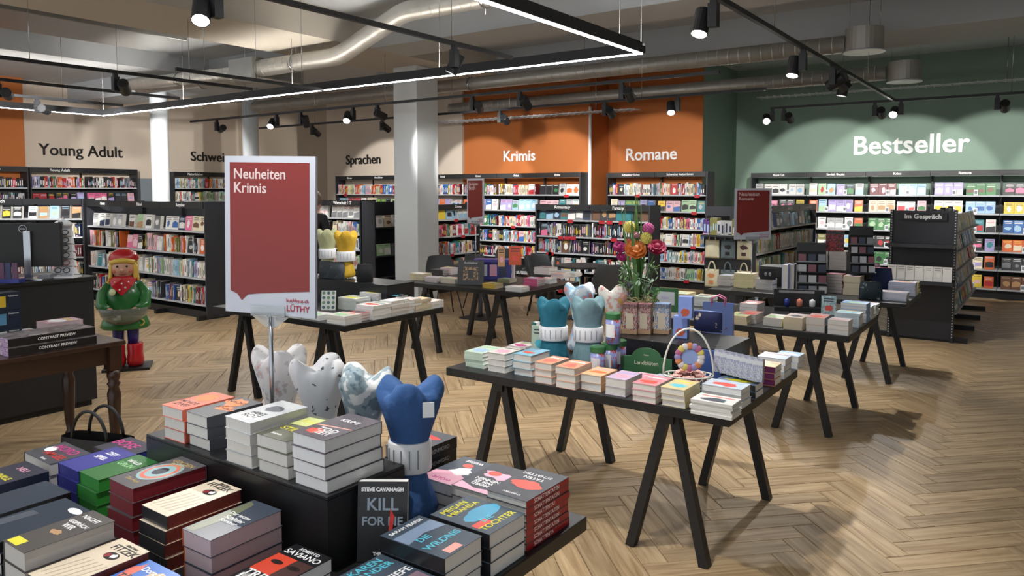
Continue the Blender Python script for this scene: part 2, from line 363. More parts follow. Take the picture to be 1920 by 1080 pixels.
def spot(pos, target, label, lens_px=None, watts=None, size=70, on=True, blend=.6):
    pos = Vector(pos); pos.z = ZT; target = Vector(target)
    root = empty('track_spotlight', pos, label=label, cat='spotlight', group='black track spotlights')
    m = MB(); m.box((-.02, -.02, -.05), (.02, .02, -.015)); m.box((-.03, -.03, -.2), (.03, .03, -.05)); m.build('adapter', BLACK, root)
    c = Vector((0, 0, -.16)); d = (target - (pos + c)).normalized(); side = d.cross(Vector((0, 0, 1)))
    side = side.normalized() if side.length > .01 else Vector((1, 0, 0))
    c = c + side * .085
    q = d.to_track_quat('Z', 'Y').to_matrix().to_4x4(); M_ = T(c) @ q
    m = MB(); m.lathe([(.05, -.09), (.056, -.085), (.056, .06), (.056, .085), (.05, .085), (.047, .055)], 16, M=M_, smooth=False); m.build('lamp_head', BLACK, root)
    m = MB(); m.lathe([(.046, .05), (.046, .066)], 16, M=M_); m.build('lens', LENS if on else INKBLK, root)
    if on:
        ld = bpy.data.lights.new('spot_lamp', 'SPOT'); ld.energy = watts if watts else SPOT_W; ld.spot_size = R(size); ld.spot_blend = blend; ld.shadow_soft_size = .03; ld.color = (1, .97, .93)
        lo = bpy.data.objects.new('spot_lamp', ld); COL.objects.link(lo); lo.parent = root
        lo.matrix_local = T(c + d * .1) @ d.to_track_quat('-Z', 'Y').to_matrix().to_4x4()
def on_track(k, t): a, b = Vector(TR[k][0]), Vector(TR[k][1]); return a + (b - a) * t
def tX(k, X): a, b = TR[k]; return (X, a[1], ZT)
def tY(k, Y): a, b = TR[k]; return (a[0], Y, ZT)
# spots over the green wall
for X, lab in ((-3.3, 'facing the wall at the left end'), (-2.05, 'facing the wall where the tracks meet'), (-.6, 'right of the Bestseller lettering'), (1.0, 'at the far right edge')):
    spot(tX('green', X), (X - .15, YG, 1.55), 'black spotlight on the Bestseller wall track, ' + lab, watts=WALL_W, size=57, blend=.22)
spot(tX('green', -3.47), (-2.2, 8.0, .6), 'small lit black spotlight at the left end of Bestseller track', watts=40)
spot(tX('green', -1.72), (-1.8, 8.0, .7), 'lit black spotlight beside the junction of two ceiling tracks', watts=50)
for Y, tgt, lab in ((4.75, (-1.9, 3.9, .7), 'nearest on the right ceiling track, lamp lit'), (6.9, (-1.95, 6.2, .7), 'second on the right ceiling track, lamp lit'), (8.55, (-2.2, 8.4, .8), 'lit one of three clustered on right ceiling track')):
    spot(tY('right', Y), tgt, 'black spotlight, ' + lab, watts=95, size=85)
spot(tY('right', 8.0), (-6.0, 8.6, .3), 'black spotlight facing away, left of three clustered on right track', watts=70, size=70)
spot(tY('right', 8.28), (.5, 9.5, .3), 'black spotlight facing away, middle of three clustered on right track', watts=70, size=80)
for Y in (1.2, 2.6): spot(tY('right', Y), (-1.7, Y + .3, .7), 'black spotlight above the near tables, %s from the camera' % ('first' if Y < 2 else 'second'), watts=60, size=85)
# orange and cream walls
for X, tx, Yw, lab in ((-11.3, -12.2, YK, 'in front of the Sprachen wall'), (-9.47, -9.6, YK, 'just left of the square column'), (-6.93, -7.75, YK, 'right of the square column, before Krimis'), (-5.11, -5.9, YR, 'before the Romane lettering')):
    spot(tX('rear', X), (tx, Yw, 1.45), 'black spotlight on rear ceiling track, ' + lab, watts=WALL_W, size=56, blend=.22)
spot(tX('rear', -4.03), (-3.4, 8.0, .7), 'lit black spotlight on rear ceiling track right of Romane', watts=60, size=70)
spot(tX('mid', -6.2), (-9.0, YK, 1.4), 'black spotlight on middle track, first right of square column', watts=WALL_W, size=50, blend=.22)
for X, tgt, on, lab in ((-5.44, (-5.5, 10.0, 1.0), 1, 'above the Fantasy shelf'), (-4.02, (-4.6, 11.5, .8), 1, 'left of the green wall'), (-10.25, (-8.9, 5.5, .6), 1, 'lit, above the red sign'), (-9.65, (-10.2, 8.8, 1.0), 1, 'dark back, left of the column'), (-8.46, (-7.2, 6.0, .6), 1, 'lit, just left of the square column'), (-7.95, (-7.0, 11.5, 1.2), 1, 'pair beside the square column'), (-11.9, (XL, 9.3, 1.7), 1, 'leftmost of the middle track')):
    spot(tX('mid', X), tgt, 'black spotlight on the middle ceiling track, ' + lab, watts=85, size=70, on=on)
spot(tY('centre', 5.0), (-5.0, 4.4, .7), 'black spotlight on the top centre track, lamp lit', watts=90, size=85)
spot(tY('centre', 2.75), (-3.2, 1.9, .9), 'black spotlight cut by the top edge of picture, lamp lit', watts=60, size=80)
spot(tY('l1', 4.1), (-10.9, 6.3, 1.2), 'black spotlight on the nearest upper left track', watts=80, size=80)
spot(tY('l2', 3.6), (XL, 8.2, 1.7), 'black boxy spotlight on the middle upper left track', watts=620, size=46, blend=.25)
spot(tY('l3', 4.6), (XL, 11.2, 1.7), 'black spotlight over the Schw lettering, farthest left track', watts=620, size=40, blend=.25)
# --- ducts, diffusers, cable tray
GALV = mat('galvanised spiral duct', '#b4b3ae', .42, metal=.55, var=.15, vscale=4)
def duct(pts, r, label):
    root = empty('ventilation_duct', pts[0], label=label, cat='duct')
    P0 = Vector(pts[0]); q = [Vector(p) - P0 for p in pts]; m = MB(); m.tube(q, r, 16); m.build('duct_pipe', GALV, root)
    m = MB()
    for a, b in zip(q[:-1], q[1:]):
        L_ = (b - a).length; n = int(L_ / .14)
        for i in range(1, n):
            c = a.lerp(b, i / n); d = (b - a).normalized() * .006; m.tube([c - d, c + d], r + .004, 16, cap=False)
    o = m.build('spiral_seam', GALV, root); o['kind'] = 'stuff'
    for a, b in zip(q[:-1], q[1:]):
        if (b - a).length > 1.5:
            c = a.lerp(b, .5); d = (b - a).normalized() * .02
            m = MB(); m.tube([c - d, c + d], r + .012, 16, cap=True); m.tube([c + Vector((0, 0, r)), c + Vector((0, 0, ZB + .0 - (P0 + c).z))], .005, 5); m.build('hanger', CHROME, root)
duct([(-13.5, 9.75, 3.5), (-2.05, 9.75, 3.5)], .105, 'silver spiral duct running to the nearer round diffuser')
duct([(-10.0, 11.87, 3.42), (-1.95, 11.87, 3.42)], .105, 'silver spiral duct running to the farther round diffuser')
duct([(-4.0, 6.75, 3.9), (-6.35, 6.75, 3.9), (-6.5, 6.75, 3.87), (-7.5, 6.75, 3.52), (-7.66, 6.75, 3.49), (-9.2, 6.75, 3.49)], .12, 'silver duct with an S bend at the top middle')
duct([(-9.5, 6.9, 3.5), (-13.5, 6.9, 3.6)], .1, 'silver duct left of the S bend, front of pair')
duct([(-9.5, 7.3, 3.5), (-13.5, 7.3, 3.6)], .1, 'silver duct left of the S bend, rear of pair')
m = MB(); m.box((-9.75, 6.6, 3.36), (-9.2, 7.5, 3.64)); [m.tube([(-9.5, y_, 3.64), (-9.5, y_, ZC)], .006, 5) for y_ in (6.7, 7.4)]; tag(m.build('duct_box', mat('sheet metal', '#a4a6a6', .35, metal=.8), bevel=.01), 'rectangular sheet metal duct box joining the S bend duct', 'duct')
m = MB(); m.box((-10.95, 2.2, 3.82), (-9.8, 6.0, 4.0)); tag(m.build('ventilation_duct', mat('sheet metal', '#a4a6a6', .35, metal=.8), bevel=.01), 'wide flat sheet metal duct below the ceiling at upper left', 'duct')
def diffuser(c, r, label):
    root = empty('air_diffuser', c, label=label, cat='vent'); m = MB(); m.lathe([(r, -.13), (r, .13), (r * .3, .14), (r * .3, .14)], 28, smooth=False); m.build('drum', GALV, root)
    m = MB(); m.lathe([(r * .75, -.128), (r + .01, -.135), (r + .02, -.15), (r * .75, -.15)], 28, smooth=False); m.build('rim', WHITEP, root)
    m = MB(); m.lathe([(.01, -.14), (r * .75, -.139)], 28, smooth=False); m.build('plate', mat('perforated plate', '#8f9193', .5), root)
    for s_ in (-1, 1): m = MB(); m.tube([(s_ * r * .8, 0, .1), (s_ * r * .8, 0, (ZC if c[1] < 10.3 else ZB if c[1] < 11.5 else ZC) - c[2])], .003, 5); m.build('wire', CHROME, root)
diffuser((-1.85, 9.75, 3.53), .21, 'round silver ceiling diffuser, nearer of two at top right'); diffuser((-1.72, 11.87, 3.42), .21, 'round silver ceiling diffuser, farther of two at top right')
def tray(a, b, label):
    root = empty('cable_tray', a, label=label, cat='cable tray'); a = Vector(a); d = Vector(b) - a; m = MB(); n = int(d.length / .12); u = d.normalized(); v = Vector((0, 0, 1)).cross(u)
    for s_ in (-.08, .08): m.bar(v * s_, v * s_ + d, .012, .05)
    m.build('rail', SHELFW, root); m = MB()
    for i in range(n): c = u * (.06 + i * .12); m.bar(c - v * .075, c + v * .075, .05, .006)
    o = m.build('rung', SHELFW, root); o['kind'] = 'stuff'
    for f in (.15, .5, .85): c = d * f; zc = ZB if 10.3 < a.y < 11.5 else ZC; m = MB(); m.tube([c, c + Vector((0, 0, zc - a.z))], .006, 5); m.build('hanger', CHROME, root)
tray((-4.4, 13.9, 3.44), (3.2, 13.9, 3.44), 'perforated grey cable tray along the top of the green wall')
tray((-10.4, 11.0, 3.05), (-5.4, 11.0, 3.05), 'perforated grey cable tray in front of the orange wall')
m = MB(); m.box((-15.2, 3.55, 3.32), (-14.2, 4.45, 3.4)); lp = empty('panel_light', label='square white lit panel lamp at the far left edge', cat='ceiling light'); m.build('housing', WHITEP, lp); m = MB(); m.box((-15.15, 3.6, 3.31), (-14.25, 4.4, 3.322)); m.build('diffuser', mat('panel diffuser', '#ffffff', .5, var=0, emit=6), lp)
def shorten(l, alt=None):
    if len(l.split()) <= 16: return l
    if alt and len(alt.split()) <= 16: return alt
    return l.replace(' of its stack', ' in stack').replace(', spine out,', ',').replace(' from left', ' along').replace(' facing out,', ',')
# ================================================================ coloured-face builder for shelf books
class CB(MB):
    def __init__(s): super().__init__(); s.c = []
    def cbox(s, a, b, cols, M=None):
        """cols: one colour or dict of faces bottom/top/front/right/back/left"""
        n = len(s.f); s.box(a, b, 0, M)
        for k in ('bottom', 'top', 'front', 'right', 'back', 'left'): s.c.append(cols.get(k, cols.get('*')) if isinstance(cols, dict) else cols)
    def cquad(s, vs, col, M=None): s.add(vs, [tuple(range(len(vs)))], 0, M); s.c.append(col)
    def mesh(s, name):
        me = super().mesh(name); a = me.color_attributes.new('col', 'FLOAT_COLOR', 'CORNER'); L_ = []
        for f, c in zip(s.f, s.c): L_ += [c[0], c[1], c[2], 1] * len(f)
        a.data.foreach_set('color', L_); return me
def print_mat():
    m = mat('printed covers', '#888888', .42, var=0); nt = m.node_tree; at = nt.nodes.new('ShaderNodeAttribute'); at.attribute_name = 'col'
    nt.links.new(at.outputs['Color'], nt.nodes['Principled BSDF'].inputs['Base Color']); return m
PRINT = print_mat()
PAL = {'white': '#e8e6e2', 'cream': '#dccfb2', 'pale grey': '#b8b9bb', 'grey': '#7d7f82', 'black': '#1c1c20', 'charcoal': '#34353a', 'navy': '#22304f', 'blue': '#3566a8', 'pale blue': '#9fc3dd', 'teal': '#2f7f86', 'green': '#3a7d44', 'pale green': '#a9c9a0', 'olive': '#7c7a45', 'yellow': '#e0c33c', 'orange': '#d8662f', 'red': '#b5262e', 'dark red': '#6c1f28', 'pink': '#dc6f96', 'pale pink': '#e6b6c0', 'lilac': '#a79bc9', 'purple': '#5d3b86', 'brown': '#6d4a35', 'tan': '#b58d62'}
PALC = {k: srgb(v) for k, v in PAL.items()}
PG = srgb('#d8d4ca')
MIX = ['white'] * 6 + ['cream'] * 2 + ['pale grey', 'black', 'charcoal', 'navy', 'blue', 'pale blue', 'teal', 'green', 'yellow', 'orange', 'red', 'red', 'pink', 'pale pink', 'brown', 'dark red']
DARKS = ['black'] * 5 + ['charcoal'] * 5 + ['navy', 'dark red', 'brown', 'purple', 'white', 'pale grey', 'red', 'teal', 'grey']
LIGHTS = ['white'] * 6 + ['cream'] * 2 + ['pale blue', 'pale green', 'pale grey', 'red', 'yellow', 'teal']
BRIGHT = ['white', 'white', 'red', 'orange', 'yellow', 'pale blue', 'pink', 'pale green', 'blue', 'pale pink', 'cream']
rs = random.Random(11)
SB = []      # every shelf book: (pixel area, matrix, kind, w, h, d, name, c2, c3, label)
def book_geo(cb, M, kind, w_, h_, d_, cname, c2, c3, seed):
    r = random.Random(seed); kf_ = r.uniform(.85, 1.1); c = tuple(min(1, v * kf_) for v in PALC[cname]); k2 = PALC[c2]; k3 = PALC[c3]
    if kind == 'spine':
        cb.cbox((0, 0, 0), (w_, d_, h_), {'*': c, 'top': PG, 'back': PG}, M)
        if w_ > .014:
            a, b = r.uniform(.12, .3), r.uniform(.5, .85); e = -.0006
            cb.cquad([(w_ * .28, e, h_ * a), (w_ * .72, e, h_ * a), (w_ * .72, e, h_ * b), (w_ * .28, e, h_ * b)], k2, M)
            if r.random() < .35: cb.cquad([(0.0005, e, h_ * .03), (w_ - .0005, e, h_ * .03), (w_ - .0005, e, h_ * .1), (0.0005, e, h_ * .1)], k3, M)
    else:
        cb.cbox((0, 0, 0), (w_, d_, h_), {'*': PG, 'front': c, 'back': c, 'left': c}, M); e = -.0008; st = r.random()
        if st < .45:
            n = 14; cx, cz, rx, rz = w_ * r.uniform(.4, .6), h_ * r.uniform(.35, .5), w_ * r.uniform(.2, .4), h_ * r.uniform(.14, .3)
            cb.cquad([(cx + rx * math.cos(t * 2 * math.pi / n) * r.uniform(.75, 1.1), e, cz + rz * math.sin(t * 2 * math.pi / n) * r.uniform(.75, 1.1)) for t in range(n)], k2, M)
        elif st < .8:
            y0 = h_ * r.uniform(.05, .25); y1 = h_ * r.uniform(.45, .6); cb.cquad([(w_ * .08, e, y0), (w_ * .92, e, y0 + h_ * r.uniform(-.04, .08)), (w_ * .92, e, y1), (w_ * .5, e, y1 + h_ * r.uniform(-.05, .15)), (w_ * .08, e, y1)], k2, M)
        else: cb.cquad([(w_ * .02, e, h_ * .01), (w_ * .98, e, h_ * .01), (w_ * .98, e, h_ * .5), (w_ * .02, e, h_ * .4)], k2, M)
        for i in range(r.choice((1, 2, 2))):
            z = h_ * (.86 - i * .13); ww = w_ * r.uniform(.3, .42); hh = h_ * r.uniform(.03, .045); cb.cquad([(w_ / 2 - ww, e * 1.5, z), (w_ / 2 + ww, e * 1.5, z), (w_ / 2 + ww, e * 1.5, z + hh), (w_ / 2 - ww, e * 1.5, z + hh)], k3, M)
def put(M, kind, w_, h_, d_, cname, c2, c3, label):
    c = M @ Vector((w_ / 2, 0, h_ / 2)); p = proj(c)
    area = (w_ * h_) / max(p[2], .3) ** 2
    if not (-20 < p[0] < 1940 and -20 < p[1] < 1100) or p[2] < 0: area *= .01
    SB.append((area, M.copy(), kind, w_, h_, d_, cname, c2, c3, label))
def contrast(c): return rs.choice(['white', 'white', 'yellow', 'pale pink', 'pale blue']) if sum(PALC[c]) < 1.0 else rs.choice(['black', 'navy', 'red', 'charcoal', 'teal'])
def fill_spines(M, x0, x1, z, maxh, pal, where, gap=.05, hmin=.17, thick=(.014, .036), face_p=.03, dmax=.2):
    x = x0 + .006; i = 0
    while x < x1 - .03:
        if rs.random() < gap * .5: x += rs.uniform(.01, .04); continue
        c = rs.choice(pal); h_ = min(maxh, rs.uniform(hmin, hmin + .05)); d_ = rs.uniform(.12, .15)
        if rs.random() < face_p and x + .14 < x1:
            put(M @ T((x, .04, z + .003)) @ RX(R(-6)), 'face', .13, min(maxh, .2), .03, c, rs.choice(MIX), contrast(c), '%s face-out book, %s from left %s' % (c, nth(i), where)); x += .14; i += 1; continue
        run = 1 if rs.random() < .75 else rs.randint(2, 4); t = rs.uniform(*thick); hc = contrast(c); c3 = rs.choice(MIX)
        for k in range(run):
            if x + t > x1: break
            lean = R(rs.uniform(5, 10)) if rs.random() < .04 and x + t + .04 < x1 else 0
            if lean: x += h_ * math.sin(lean) * .02
            put(M @ T((x, .015 + rs.uniform(0, .02), z + .001)) @ RY(lean), 'spine', t, h_, d_, c, hc, c3, '%s book, spine out, %s from left %s' % (c, nth(i), where)); i += 1
            x += t + .0012 + (h_ * math.sin(lean) if lean else 0)
def fill_faces(M, x0, x1, z, maxh, groups, where, bw=.135, tilt=-7, y=.05, thick=.05):
    """groups: list of (colour, c2, c3, count)"""
    tot = sum(g[3] for g in groups); free = (x1 - x0) - tot * (bw + .004); step = free / (len(groups) + 1); x = x0 + step; i = 0
    for c, c2, c3, n in groups:
        seed = rs.random()
        h_ = min(maxh, rs.uniform(.185, .215))
        for k in range(n):
            put(M @ T((x, y, z + .003)) @ RX(R(tilt)), 'face', bw, h_, thick, c, c2, c3, '%s book facing out, %s from left %s' % (c, nth(i), where)); x += bw + .004; i += 1
        x += step
def auto_groups(n, pal=None, mx=3):
    pal = pal or ['white', 'cream', 'pale blue', 'pale pink', 'red', 'green', 'yellow', 'lilac', 'orange', 'black', 'teal', 'blue', 'pale green', 'pale grey']; out = []
    while n > 0: k = min(n, rs.randint(1, mx)); c = rs.choice(pal); out.append((c, rs.choice(pal + ['white', 'black']), contrast(c), k)); n -= k
    return out
def shelf_unit(name, label, cat, M, nb, bw, dep, H, levels, heads=None, back=None, sides=(1, 1), hh=.09, feet=False, shelf_m=None, tags=0, group=None, hsize=.055, header_full=True):
    root = empty(name, label=label, cat=cat, group=group, M=M); W = nb * bw; t = .025; shelf_m = shelf_m or SHELFW
    if sides[0]: m = MB(); m.box((-t, 0, .02), (0, dep, H)); m.build('side_panel', DARK, root)
    if sides[1]: m = MB(); m.box((W, 0, .02), (W + t, dep, H)); m.build('side_panel', DARK, root)
    if back: m = MB(); m.box((0, dep - .02, .08), (W, dep, (levels[0] - .02) if name == 'wall_bookcase' else H - .02)); m.build('back_panel', back, root)
    for b in range(nb + 1):
        if 0 < b < nb: m = MB(); m.box((b * bw - .015, dep - .06, .02), (b * bw + .015, dep - .02, H)); m.build('post', BLACK, root)
    for b in range(nb):
        for z in levels:
            m = MB(); m.box((b * bw + .004, .0, z - .022), (b * bw + bw - .004, dep - .021, z)); s_ = m.build('shelf', shelf_m, root)
            for k in range(tags):
                if rs.random() < .6: x = b * bw + rs.uniform(.1, bw - .2); m = MB(); m.box((x, -.004, z - .05), (x + .1, -.001, z + .002)); m.build('shelf_tag', REDTAG, s_)
        if heads:
            m = MB(); m.box((b * bw + .003, -.01, H - hh), (b * bw + bw - .003, .03, H)); h_ = m.build('header', BLACK, root)
            if b < len(heads) and heads[b]:
                text('lettering', heads[b], WHITE, hsize, h_, T((b * bw + bw / 2, -.011, H - hh / 2)) @ FACEY, .001, .0012)
    m = MB(); m.box((0, .05, 0), (W, dep - .02, levels[-1] - .022 if levels[-1] < .2 else .1)); m.build('base', BLACK, root)
    if feet:
        for b in range(nb + 1): m = MB(); x = min(max(b * bw, .02), W - .02); m.box((x - .025, -.12, 0), (x + .025, .045, .06)); m.build('foot', BLACK, root)
    return root
DKB0 = mat('dark shade shelf back', '#2c2f30', .7)
LV = [1.68, 1.38, 1.07, .77, .47, .16]
# --- Bestseller wall
Mb = T((-4.65, 14.43, 0)); heads = ['BookTok', 'English Books', 'Krimi', 'Romane', 'Sachbuch', 'Kinder']
m = MB(); m.box((-.03, 0, 0), (.03, .004, .09)); m.box((-.02, -.001, .02), (.02, 0, .07), 1); CARDM = m.mesh('card_holder'); CARDM.materials.append(WHITEP); CARDM.materials.append(mat('card grey', '#7c8084', .6))
BSU = shelf_unit('wall_bookcase', 'long black wall bookcase with grey shelves along the green wall', 'bookcase', Mb, 6, 1.0, .35, 2.09, LV, heads, mat('dark shade shelf back', '#2c2f30', .7), tags=0)  # shade behind the lower rows is put into the dark back colour
BS = {0: [('pale grey', 'white', 'black', 1), ('white', 'black', 'black', 3), ('white', 'pale blue', 'grey', 2)], 1: [('white', 'cream', 'grey', 1), ('pale green', 'red', 'white', 1), ('pale blue', 'tan', 'white', 1), ('lilac', 'white', 'navy', 1)], 2: [('dark red', 'pale pink', 'white', 3), ('pale blue', 'white', 'blue', 3)], 3: [('lilac', 'pale grey', 'white', 3), ('green', 'brown', 'white', 3)], 4: [('black', 'pink', 'white', 2), ('cream', 'red', 'black', 3)], 5: auto_groups(5)}
BS1 = {0: [('pink', 'black', 'white', 3), ('charcoal', 'pink', 'white', 2)], 1: [('orange', 'red', 'white', 1), ('pale blue', 'pale green', 'navy', 1), ('lilac', 'white', 'purple', 3)], 2: [('cream', 'tan', 'brown', 3), ('white', 'red', 'black', 2)], 3: [('white', 'yellow', 'black', 3), ('pale blue', 'blue', 'white', 3)], 4: [('yellow', 'white', 'black', 3), ('pale grey', 'navy', 'black', 2)], 5: auto_groups(5)}
BS2 = {1: [('navy', 'white', 'white', 1), ('white', 'pale pink', 'black', 1), ('pale grey', 'white', 'grey', 2), ('white', 'grey', 'black', 1)], 2: [('green', 'pale green', 'white', 3), ('white', 'black', 'grey', 2)], 3: [('pale grey', 'white', 'black', 2), ('pale grey', 'lilac', 'grey', 2)], 4: [('blue', 'pale blue', 'white', 3), ('white', 'red', 'navy', 2)]}
BS3 = {1: [('purple', 'lilac', 'white', 1), ('olive', 'white', 'cream', 2)], 2: [('black', 'red', 'white', 3)], 3: [('tan', 'red', 'black', 2), ('black', 'pink', 'white', 3)], 4: [('orange', 'cream', 'yellow', 3), ('red', 'white', 'cream', 2)]}
BS4 = {2: [('green', 'black', 'white', 3)], 3: [('pale grey', 'charcoal', 'black', 2), ('grey', 'white', 'black', 2)], 4: [('charcoal', 'grey', 'white', 3), ('olive', 'black', 'white', 2)]}
BS5 = {3: [('yellow', 'green', 'black', 3)], 4: [('brown', 'tan', 'cream', 3), ('dark red', 'tan', 'white', 2)]}
for li, table in enumerate((BS, BS1, BS2, BS3, BS4, BS5)):
    for b in range(6):
        g = list(table.get(b) or auto_groups(rs.randint(5, 7)))
        while sum(q[3] for q in g) < 6: g.append(auto_groups(1)[0])
        for xx in (b + .35, b + .66):
            o = bpy.data.objects.new('card_holder', CARDM); COL.objects.link(o); o.parent = BSU; o.location = (xx, .03, LV[li])
        fill_faces(Mb, b + .02, b + .98, LV[li], .27, g, 'on %s shelf, %s bay of green wall' % (nth(li), heads[b]))
# --- Romane
Mr = T((-6.82, 12.68, 0)); hr = ['Schweizer Krimi', 'Schweizer Autor:innen']
shelf_unit('wall_bookcase', 'black wall bookcase below the Romane lettering, two bays wide', 'bookcase', Mr, 2, .965, .34, 2.09, LV, hr, mat('brown shade shelf back', '#3a2820', .7), tags=2)  # brown back carries the shade behind rows below the top shelf
for b in range(2):
    w_ = ['left', 'right'][b] + ' Romane bay'
    for li, z in enumerate(LV):
        if li == 1: fill_faces(Mr, b * .965 + .02, b * .965 + .95, z, .25, auto_groups(6, mx=2), 'on %s shelf, %s' % (nth(li), w_))
        else: fill_spines(Mr, b * .965 + .02, b * .965 + .95, z, .26, LIGHTS + BRIGHT if li else MIX, 'on %s shelf, %s' % (nth(li), w_), face_p=.05)
# --- Krimis and Sprachen
Mk = T((-13.56, 11.95, 0)); hk = ['Europa', 'Reiseführer', 'Reisen', 'Krimi', 'Krimi', 'Krimi', 'Krimi']
shelf_unit('wall_bookcase', 'long black wall bookcase below Sprachen and Krimis, seven bays wide', 'bookcase', Mk, 7, .935, .33, 2.09, LV, hk, mat('dark shade shelf back', '#2c2f30', .7), tags=1)  # back coloured dark to stand for shade behind the books
m = MB()
for b in range(7):
    w_ = '%s Krimis wall bay' % nth(b)
    for li, z in enumerate(LV[:5]):
        pal = BRIGHT if b < 2 else MIX
        if li == 1 or (li == 0 and b == 6): fill_faces(Mk, b * .935 + .02, b * .935 + .915, z, .25, auto_groups(6, mx=3), 'on %s shelf, %s' % (nth(li), w_))
        else: fill_spines(Mk, b * .935 + .02, b * .935 + .915, z, .26, pal, 'on %s shelf, %s' % (nth(li), w_), face_p=.06)
# --- Young Adult and other left wall shelves (face +X)
def facingX(X, Y): return T((X, Y, 0)) @ RZ(R(90))
y0 = at_X(60, 358, -17.45).y; y1 = at_X(257, 358, -17.45).y; bw = (y1 - y0) / 2; My = facingX(-17.45, y0); LVY = [1.82, 1.5, 1.18, .86]
shelf_unit('wall_bookcase', 'black bookcase under the Young Adult lettering on left wall', 'bookcase', My, 2, bw, .33, 2.25, LVY, ['Young Adult', ''], DKB0, hsize=.08, hh=.11)
for b in range(2):
    fill_spines(My, b * bw + .02, (b + 1) * bw - .02, LVY[0], .28, ['pale pink', 'white', 'pale blue', 'red', 'green', 'lilac', 'white', 'orange', 'black'] if b == 0 else DARKS, 'on top shelf, %s Young Adult bay' % nth(b), thick=(.02, .045), hmin=.2)
    fill_faces(My, b * bw + .02, (b + 1) * bw - .02, LVY[1], .26, auto_groups(7, ['lilac', 'pink', 'pale pink', 'charcoal', 'black', 'red', 'pale blue']), 'on second shelf, %s Young Adult bay' % nth(b))
ya = at_X(-60, 358, -17.2).y; yb = at_X(52, 358, -17.2).y; Mz = facingX(-17.2, yb - 1.15)
shelf_unit('wall_bookcase', 'black bookcase against the orange wall at the far left edge', 'bookcase', Mz, 1, 1.15, .33, 2.25, LVY, ['Regio'], DKB0, hsize=.08, hh=.11)
fill_spines(Mz, .02, 1.1, LVY[0], .28, DARKS, 'on top shelf beside orange wall', thick=(.02, .045)); fill_spines(Mz, .02, 1.1, LVY[1], .26, DARKS, 'on second shelf beside orange wall', thick=(.02, .045))
y0 = at_X(328, 358, -17.45).y; Ms = facingX(-17.45, y0)
shelf_unit('wall_bookcase', 'black bookcase below the lettering beginning Schw, half behind red sign', 'bookcase', Ms, 2, 1.1, .33, 2.22, LVY, ['Naturbücher', ''], DKB0, hsize=.08, hh=.11)
for b in range(2):
    for li in (0, 1, 2): fill_spines(Ms, b * 1.1 + .02, b * 1.1 + 1.08, LVY[li], .26, LIGHTS + ['orange', 'pale blue', 'teal'], 'on %s shelf of the Schw bookcase' % nth(li), thick=(.02, .045), hmin=.2)
# --- Kunst gondola
pr = at_z(387, 600, 0); pl_ = pr + Vector((-3.25, .0, 0)); Mg = T((pr.x - 3.24, pr.y, 0)); LG = [1.2, .89, .56, .2]
DKB = mat('dark slatted back', '#26282d', .6)
shelf_unit('book_gondola', 'dark free-standing bookshelf behind the doll, three bays', 'bookcase', Mg, 3, 1.08, .38, 1.6, LG, ['Kunst', 'Rätsel', 'Ratgeber'], DKB, feet=True, hsize=.06)
m = MB(); m.box((3.265, .38, .02), (3.29, .76, 1.6)); m.box((0, .4, .1), (3.26, .42, 1.55)); k = m.build('rear_panel', DARK, None); tag(k, 'dark rear half of the bookshelf behind the doll', 'bookcase'); k.matrix_world = Mg
for b in range(3):
    w_ = '%s bay of doll bookshelf' % ['left', 'middle', 'right'][b]
    fill_faces(Mg, b * 1.08 + .03, b * 1.08 + 1.05, LG[0], .32, [(c, c2, c3, n) for c, c2, c3, n in ([('pale grey', 'white', 'black', 1), ('white', 'navy', 'black', 2), ('pale grey', 'white', 'grey', 2)], [('white', 'brown', 'black', 1), ('pale green', 'tan', 'white', 1), ('white', 'black', 'black', 1), ('grey', 'white', 'black', 1)], [('white', 'blue', 'navy', 2), ('navy', 'white', 'white', 1), ('pink', 'white', 'white', 1), ('cream', 'brown', 'black', 2)])[b]], 'on top shelf, ' + w_, bw=.16)
    for li in (1, 2, 3):
        fill_spines(Mg, b * 1.08 + (.5 if (b == 1 and li == 1) else .02), b * 1.08 + 1.05, LG[li], .27, [MIX, ['orange', 'olive', 'white', 'pale pink', 'black', 'white'], LIGHTS + ['grey', 'lilac'], MIX + DARKS][li], 'on %s shelf, %s' % (nth(li), w_), hmin=.2, face_p=.08, gap=.35)
    if b == 1: fill_faces(Mg, 1.08 + .02, 1.08 + .5, LG[1], .27, [('pale pink', 'pink', 'white', 1), ('pink', 'pale pink', 'white', 1), ('charcoal', 'white', 'white', 1)], 'left part of second shelf, ' + w_, bw=.14)
# --- Taschenbuch gondola behind the counter, facing the camera
q0 = at_d(-70, 358, 12.0); Mt = T((q0.x, q0.y, 0)) @ RZ(TH); LT = [1.31, 1.02, .7, .4]; wT = (at_d(152, 358, 12.0) - q0).length
shelf_unit('book_gondola', 'dark bookshelf behind the cash counter at the left edge', 'bookcase', Mt, 2, wT / 2, .36, 1.63, LT, ['Taschenbuch', ''], DKB, hsize=.075)
for b in range(2):
    fill_faces(Mt, b * wT / 2 + .02, (b + 1) * wT / 2 - .02, LT[0], .29, auto_groups(5, ['pale blue', 'charcoal', 'white', 'tan', 'pale green', 'teal', 'black', 'yellow'], mx=1), 'on top shelf behind the counter, %s bay' % nth(b), bw=.14)
    for li in (1, 2, 3): fill_spines(Mt, b * wT / 2 + .02, (b + 1) * wT / 2 - .02, LT[li], .26, [0, ['blue', 'navy', 'teal', 'green', 'cream', 'white'], MIX, MIX][li], 'on %s shelf behind the counter, %s bay' % (nth(li), nth(b)))
